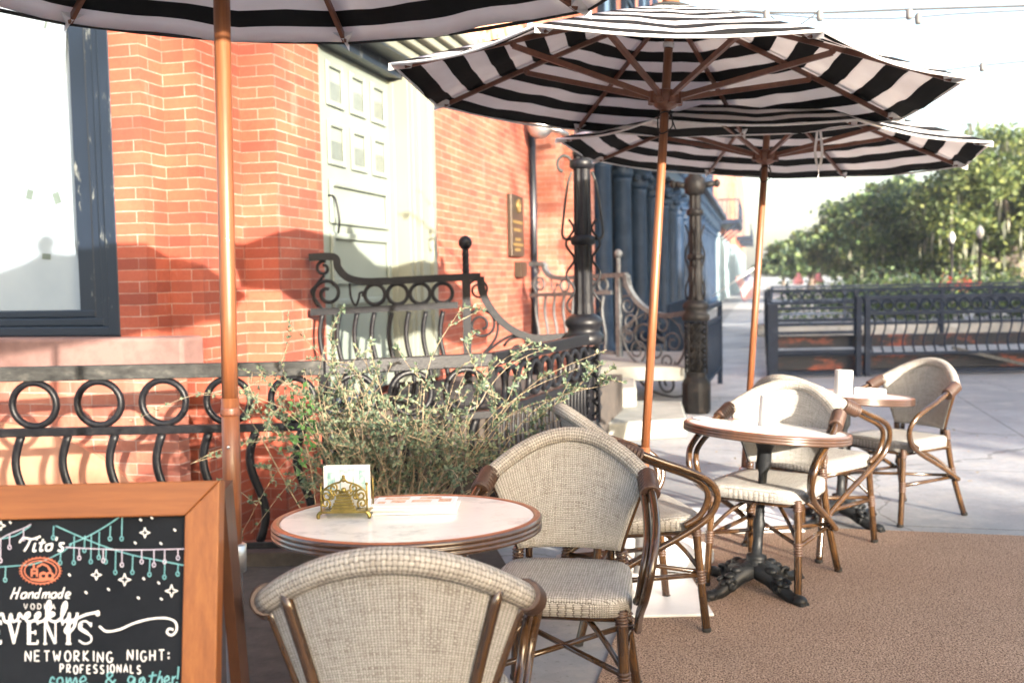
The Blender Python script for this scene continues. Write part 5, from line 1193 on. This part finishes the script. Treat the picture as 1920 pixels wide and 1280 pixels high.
strokes(mb, [[(104, 1272), (99, 1268), (95, 1278), (104, 1280)], [(116, 1268), (109, 1272), (110, 1282), (119, 1278), (117, 1268)], [(126, 1268), (127, 1282), (133, 1269), (136, 1282), (143, 1269), (146, 1282)], [(152, 1277), (162, 1273), (158, 1266), (151, 1274), (156, 1283), (166, 1279)],
             [(216, 1282), (202, 1266), (207, 1259), (212, 1264), (200, 1276), (208, 1283), (218, 1272)],
             [(254, 1270), (246, 1266), (241, 1274), (247, 1280), (254, 1270), (251, 1290)], [(271, 1268), (263, 1272), (264, 1281), (271, 1270), (274, 1281), (283, 1278), (288, 1258)], [(288, 1258), (284, 1281), (291, 1280)], [(280, 1266), (295, 1264)], [(302, 1256), (295, 1282)], [(296, 1275), (304, 1267), (305, 1281)], [(310, 1276), (318, 1272), (315, 1266), (309, 1273), (313, 1281), (321, 1278)], [(325, 1266), (324, 1281)], [(325, 1271), (331, 1266)], [(336, 1248), (334, 1272)]], .0036, True)
strokes(mb, [C_(333, 1279, 1.5, 1.5, 0, 360, 6)], .003)
mb.build('lettering', 'chalk_teal', bd)
mb = MB(MBl); strokes(mb, [[(124, 1025), (180, 1028), (250, 1030), (352, 1028)], [(-2, 1012), (20, 1000), (45, 990), (60, 982)]], .0024, True)
for x, y, l in ((150, 1027, 14), (195, 1028, 18), (230, 1030, 24), (267, 1030, 18), (290, 1030, 24), (310, 1030, 18), (335, 1029, 12), (3, 1010, 36), (20, 1001, 20), (46, 991, 14)): strokes(mb, [[(x, y), (x, y+l)], C_(x, y+l+4, 3, 4, 0, 360, 8)], .0024)
mb.build('lettering', 'chalk_lilac', bd)
mb = MB(MBl)
strokes(mb, [C_(78, 1069, 36, 24, 0, 360, 40), C_(78, 1069, 30, 19, 0, 360, 36)], .0030)
for k in range(32): a = R(k*11.25); strokes(mb, [[(78+36*math.cos(a), 1069+24*math.sin(a)), (78+40*math.cos(a), 1069+27*math.sin(a))]], .0024)
strokes(mb, [[(62, 1080), (62, 1066), (72, 1066), (72, 1080)], [(64, 1073), (71, 1073)], [(66, 1066), (66, 1056)], [(78, 1084), (78, 1074), (86, 1074)], C_(84, 1078, 6, 6, 0, 360, 10), C_(96, 1078, 6, 6, 0, 360, 10), [(72, 1062), (82, 1056), (92, 1060), (98, 1070)], [(60, 1085), (104, 1085)]], .0046)
mb.build('emblem', 'print_orange', bd)

# ------------------------------------------------------------------ shrub by the railing
def leafset(name, mat, items, parent, origin):
    V, F = [], []
    for p, d, n_, s_ in items:
        sd_ = d.cross(n_).normalized(); b = len(V); o = p-origin
        V += [o, o+d*s_*.45+sd_*s_*.27+n_*s_*.06, o+d*s_, o+d*s_*.45-sd_*s_*.27+n_*s_*.06]; F += [(b, b+1, b+2, b+3)]
    me = bpy.data.meshes.new(name); me.from_pydata([tuple(v) for v in V], [], F); me.materials.append(MT[mat]); o = bpy.data.objects.new(name, me); COL.objects.link(o); o.parent = parent; return o
def rv(rr): return Vector((rr.gauss(0, 1), rr.gauss(0, 1), rr.gauss(0, 1))).normalized()
sb = empty('shrub', (-.52, 4.12, 0), 0, 'twiggy grey green shrub growing between the front table and the railing', 'shrub')
so_ = sb.location.copy(); rr = random.Random(21); tw = MB(Matrix.Translation(-so_)); leaves = []
def branch(pts, r0, leaf_from, dens, sub, size):
    sp_ = spline(pts, 6); n_ = len(sp_); tw.tube(sp_, [max(.0012, r0*(1-.8*i/(n_-1))) for i in range(n_)], 4)
    for i in range(1, n_):
        t = i/(n_-1)
        if t < leaf_from: continue
        d = (sp_[i]-sp_[i-1]).normalized()
        for k in range(dens):
            q = sp_[i-1].lerp(sp_[i], rr.random())
            if rr.random() < .40:
                for m_ in range(rr.choice((2, 3, 4))): leaves.append((q, (rv(rr)+d*.5+Vector((0, 0, .35))).normalized(), rv(rr), size*rr.uniform(.6, 1.25)))
        if sub and rr.random() < sub:
            e = sp_[i]+(d*.5+rv(rr)*.9+Vector((0, 0, .25))).normalized()*rr.uniform(.08, .24); m = sp_[i].lerp(e, .5)+rv(rr)*.02
            branch([sp_[i], m, e], .0028, .15, dens, sub*.18, size)
for k in range(78):
    a = rr.uniform(-1, 1); px = 735+a*150+rr.gauss(0, 20)
    top = P(710+a*rr.uniform(130, 320)*(.72 if a < 0 else 1)+rr.gauss(0, 20), rr.triangular(640, 900, 765)+abs(a)*35, 4.12+rr.gauss(0, .16))
    base = so_+Vector((rr.gauss(0, .10)+a*.10, rr.gauss(0, .07), 0)); mid = so_+Vector((a*.16+rr.gauss(0, .05), rr.gauss(0, .06), rr.uniform(.35, .55)))
    branch([base, mid, mid.lerp(top, .55)+rv(rr)*.05, top], .0055, .42, 2, .28, .0195)
for (ex, ey, mx, my, Y_) in ((1138, 655, 980, 735, 4.05), (1140, 720, 1000, 770, 3.95), (1030, 650, 930, 710, 4.15), (1085, 690, 950, 760, 4.0), (1000, 640, 900, 720, 4.2), (245, 790, 420, 740, 4.3), (370, 740, 500, 760, 4.2), (440, 690, 560, 740, 4.2), (540, 605, 640, 720, 4.2), (480, 690, 590, 760, 4.1), (460, 830, 600, 830, 4.0), (470, 1000, 580, 880, 3.9), (560, 940, 640, 880, 3.7), (455, 995, 560, 850, 4.0), (880, 955, 840, 880, 3.3), (930, 950, 870, 880, 3.3), (1000, 865, 900, 850, 3.7), (860, 585, 800, 700, 4.2), (620, 640, 650, 760, 4.15), (1060, 740, 940, 790, 4.0)):
    e = P(ex, ey, Y_); m = P(mx, my, (Y_+4.1)/2); base = so_+Vector((rr.gauss(0, .08), rr.gauss(0, .06), 0)); branch([base, so_+Vector((m.x-so_.x)*.35 for _ in [0]) if False else base.lerp(m, .5)+Vector((0, 0, .05)), m, e], .0045, .5, 3, .26 if ex > 600 else .10, .021)
tw.build('branches', 'twig', sb); leafset('foliage', 'leaf_bush', leaves, sb, so_)
print('shrub leaves', len(leaves))
vn = empty('vine', (-.78, 4.0, 0), 0, 'bright green vine climbing through the grey green shrub', 'vine'); items = []
vb = MB(Matrix.Translation(-vn.location)); vp = spline([vn.location, P(590, 930, 4.0), P(575, 840, 3.95), P(560, 780, 3.95), P(545, 730, 3.98)], 8); vb.tube(vp, .003, 4); vb.build('stem', 'twig', vn)
for i in range(110):
    q = P(rr.gauss(568, 15), rr.triangular(725, 900, 790), 3.93+rr.gauss(0, .04)); items.append((q, (rv(rr)+Vector((0, -.6, -.1))).normalized(), (rv(rr)*.6+Vector((0, -.7, .6))).normalized(), rr.uniform(.02, .036)))
leafset('foliage', 'leaf_vine', items, vn, vn.location)

lt = random.Random(9); LV = []
for i in range(170):
    if i < 90: q = G(lt.gauss(1225, 40), lt.gauss(788, 14))
    else: q = G(lt.uniform(1150, 1900), lt.triangular(730, 1000, 800))
    q.z = .008; LV.append((q, Vector((lt.gauss(0, 1), lt.gauss(0, 1), .15)).normalized(), Vector((lt.gauss(0, .2), lt.gauss(0, .2), 1)).normalized(), lt.uniform(.02, .05)))
lo = leafset('leaf_litter', 'twig', LV, None, Vector((0, 0, 0))); tag(lo, 'dry leaf litter scattered on the concrete', 'leaf litter', kind='stuff')
# ------------------------------------------------------------------ unseen block and oaks, added behind the camera to shade the terrace
TANE = math.tan(SUN_EL)
def at_sc(s, c): return Vector((.866*s-.5*c, .5*s+.866*c, 0))
wh = empty('shade_block', tuple(at_sc(-2, -20.2)), 0, 'unseen brick block added behind the viewer to shade the terrace', 'building')
def wbox(nm, s0, s1, c0, c1, z0, z1, m_):
    mb = MB(Matrix.Translation(-wh.location)); q = [at_sc(s0, c0), at_sc(s1, c0), at_sc(s1, c1), at_sc(s0, c1)]
    mb.prism([(p.x, p.y) for p in q], z0, z1); return mb.build(nm, m_, wh)
wbox('wall', -14, 2.5, -26, -20.2, 0, TANE*26.2+.25, 'brick_far'); wbox('wall', 2.502, 5.6, -26, -20.2, 0, TANE*24.1, 'brick_far')  # added block, its top stepped to set where shade ends
wbox('shade_parapet', -14, 2.5, -20.2, -20.1, TANE*26.2-.15, TANE*26.2+.27, 'stone')
for k in range(6): wbox('window', -13+k*2.6, -11.8+k*2.6, -20.198, -20.15, 1.5, 3.6, 'glass')
for (s_, c_, h_, w_, lab, sd_) in ((10.4, -20, 14.5, 3.4, 'unseen tall oak added for shade beside the brick block', 31), (14.5, -21, 13, 4.5, 'second unseen tall oak added for shade', 32), (23, -19, 14, 5.5, 'third unseen tall oak added for shade', 33)):
    c = at_sc(s_, c_); oak((c.x, c.y, 0), w_, w_, h_, 1.6, lab, sd_, 150, 90, .45, 'leaf_oak', False, 'unseen oaks added for shade')  # oaks out of view, added to shade the farther ground

c = at_sc(.75, -29.5)  # added oak, thin trunk and high sparse crown shaped for dappled shade
oak((c.x, c.y, 0), 1.5, 1.5, 13.8, 11.0, 'unseen slim oak added to dapple the window wall', 41, 15, 34, .30, 'leaf_oak', False, 'unseen oaks added for shade', .12)

# ------------------------------------------------------------------ thin morning haze
hm = bpy.data.materials.new('haze'); hm.use_nodes = True; n = hm.node_tree; n.nodes.clear()
ho = n.nodes.new('ShaderNodeOutputMaterial'); hv = n.nodes.new('ShaderNodeVolumePrincipled'); hv.inputs['Density'].default_value = .0006
hv.inputs['Color'].default_value = (.84, .92, 1.0, 1); hv.inputs['Anisotropy'].default_value = .0
n.links.new(hv.outputs[0], ho.inputs['Volume']); MT['haze'] = hm
mb = MB(); mb.span((-81, -61, -2), (161, 401, 20)); tag(mb.build('haze', 'haze'), kind='stuff')
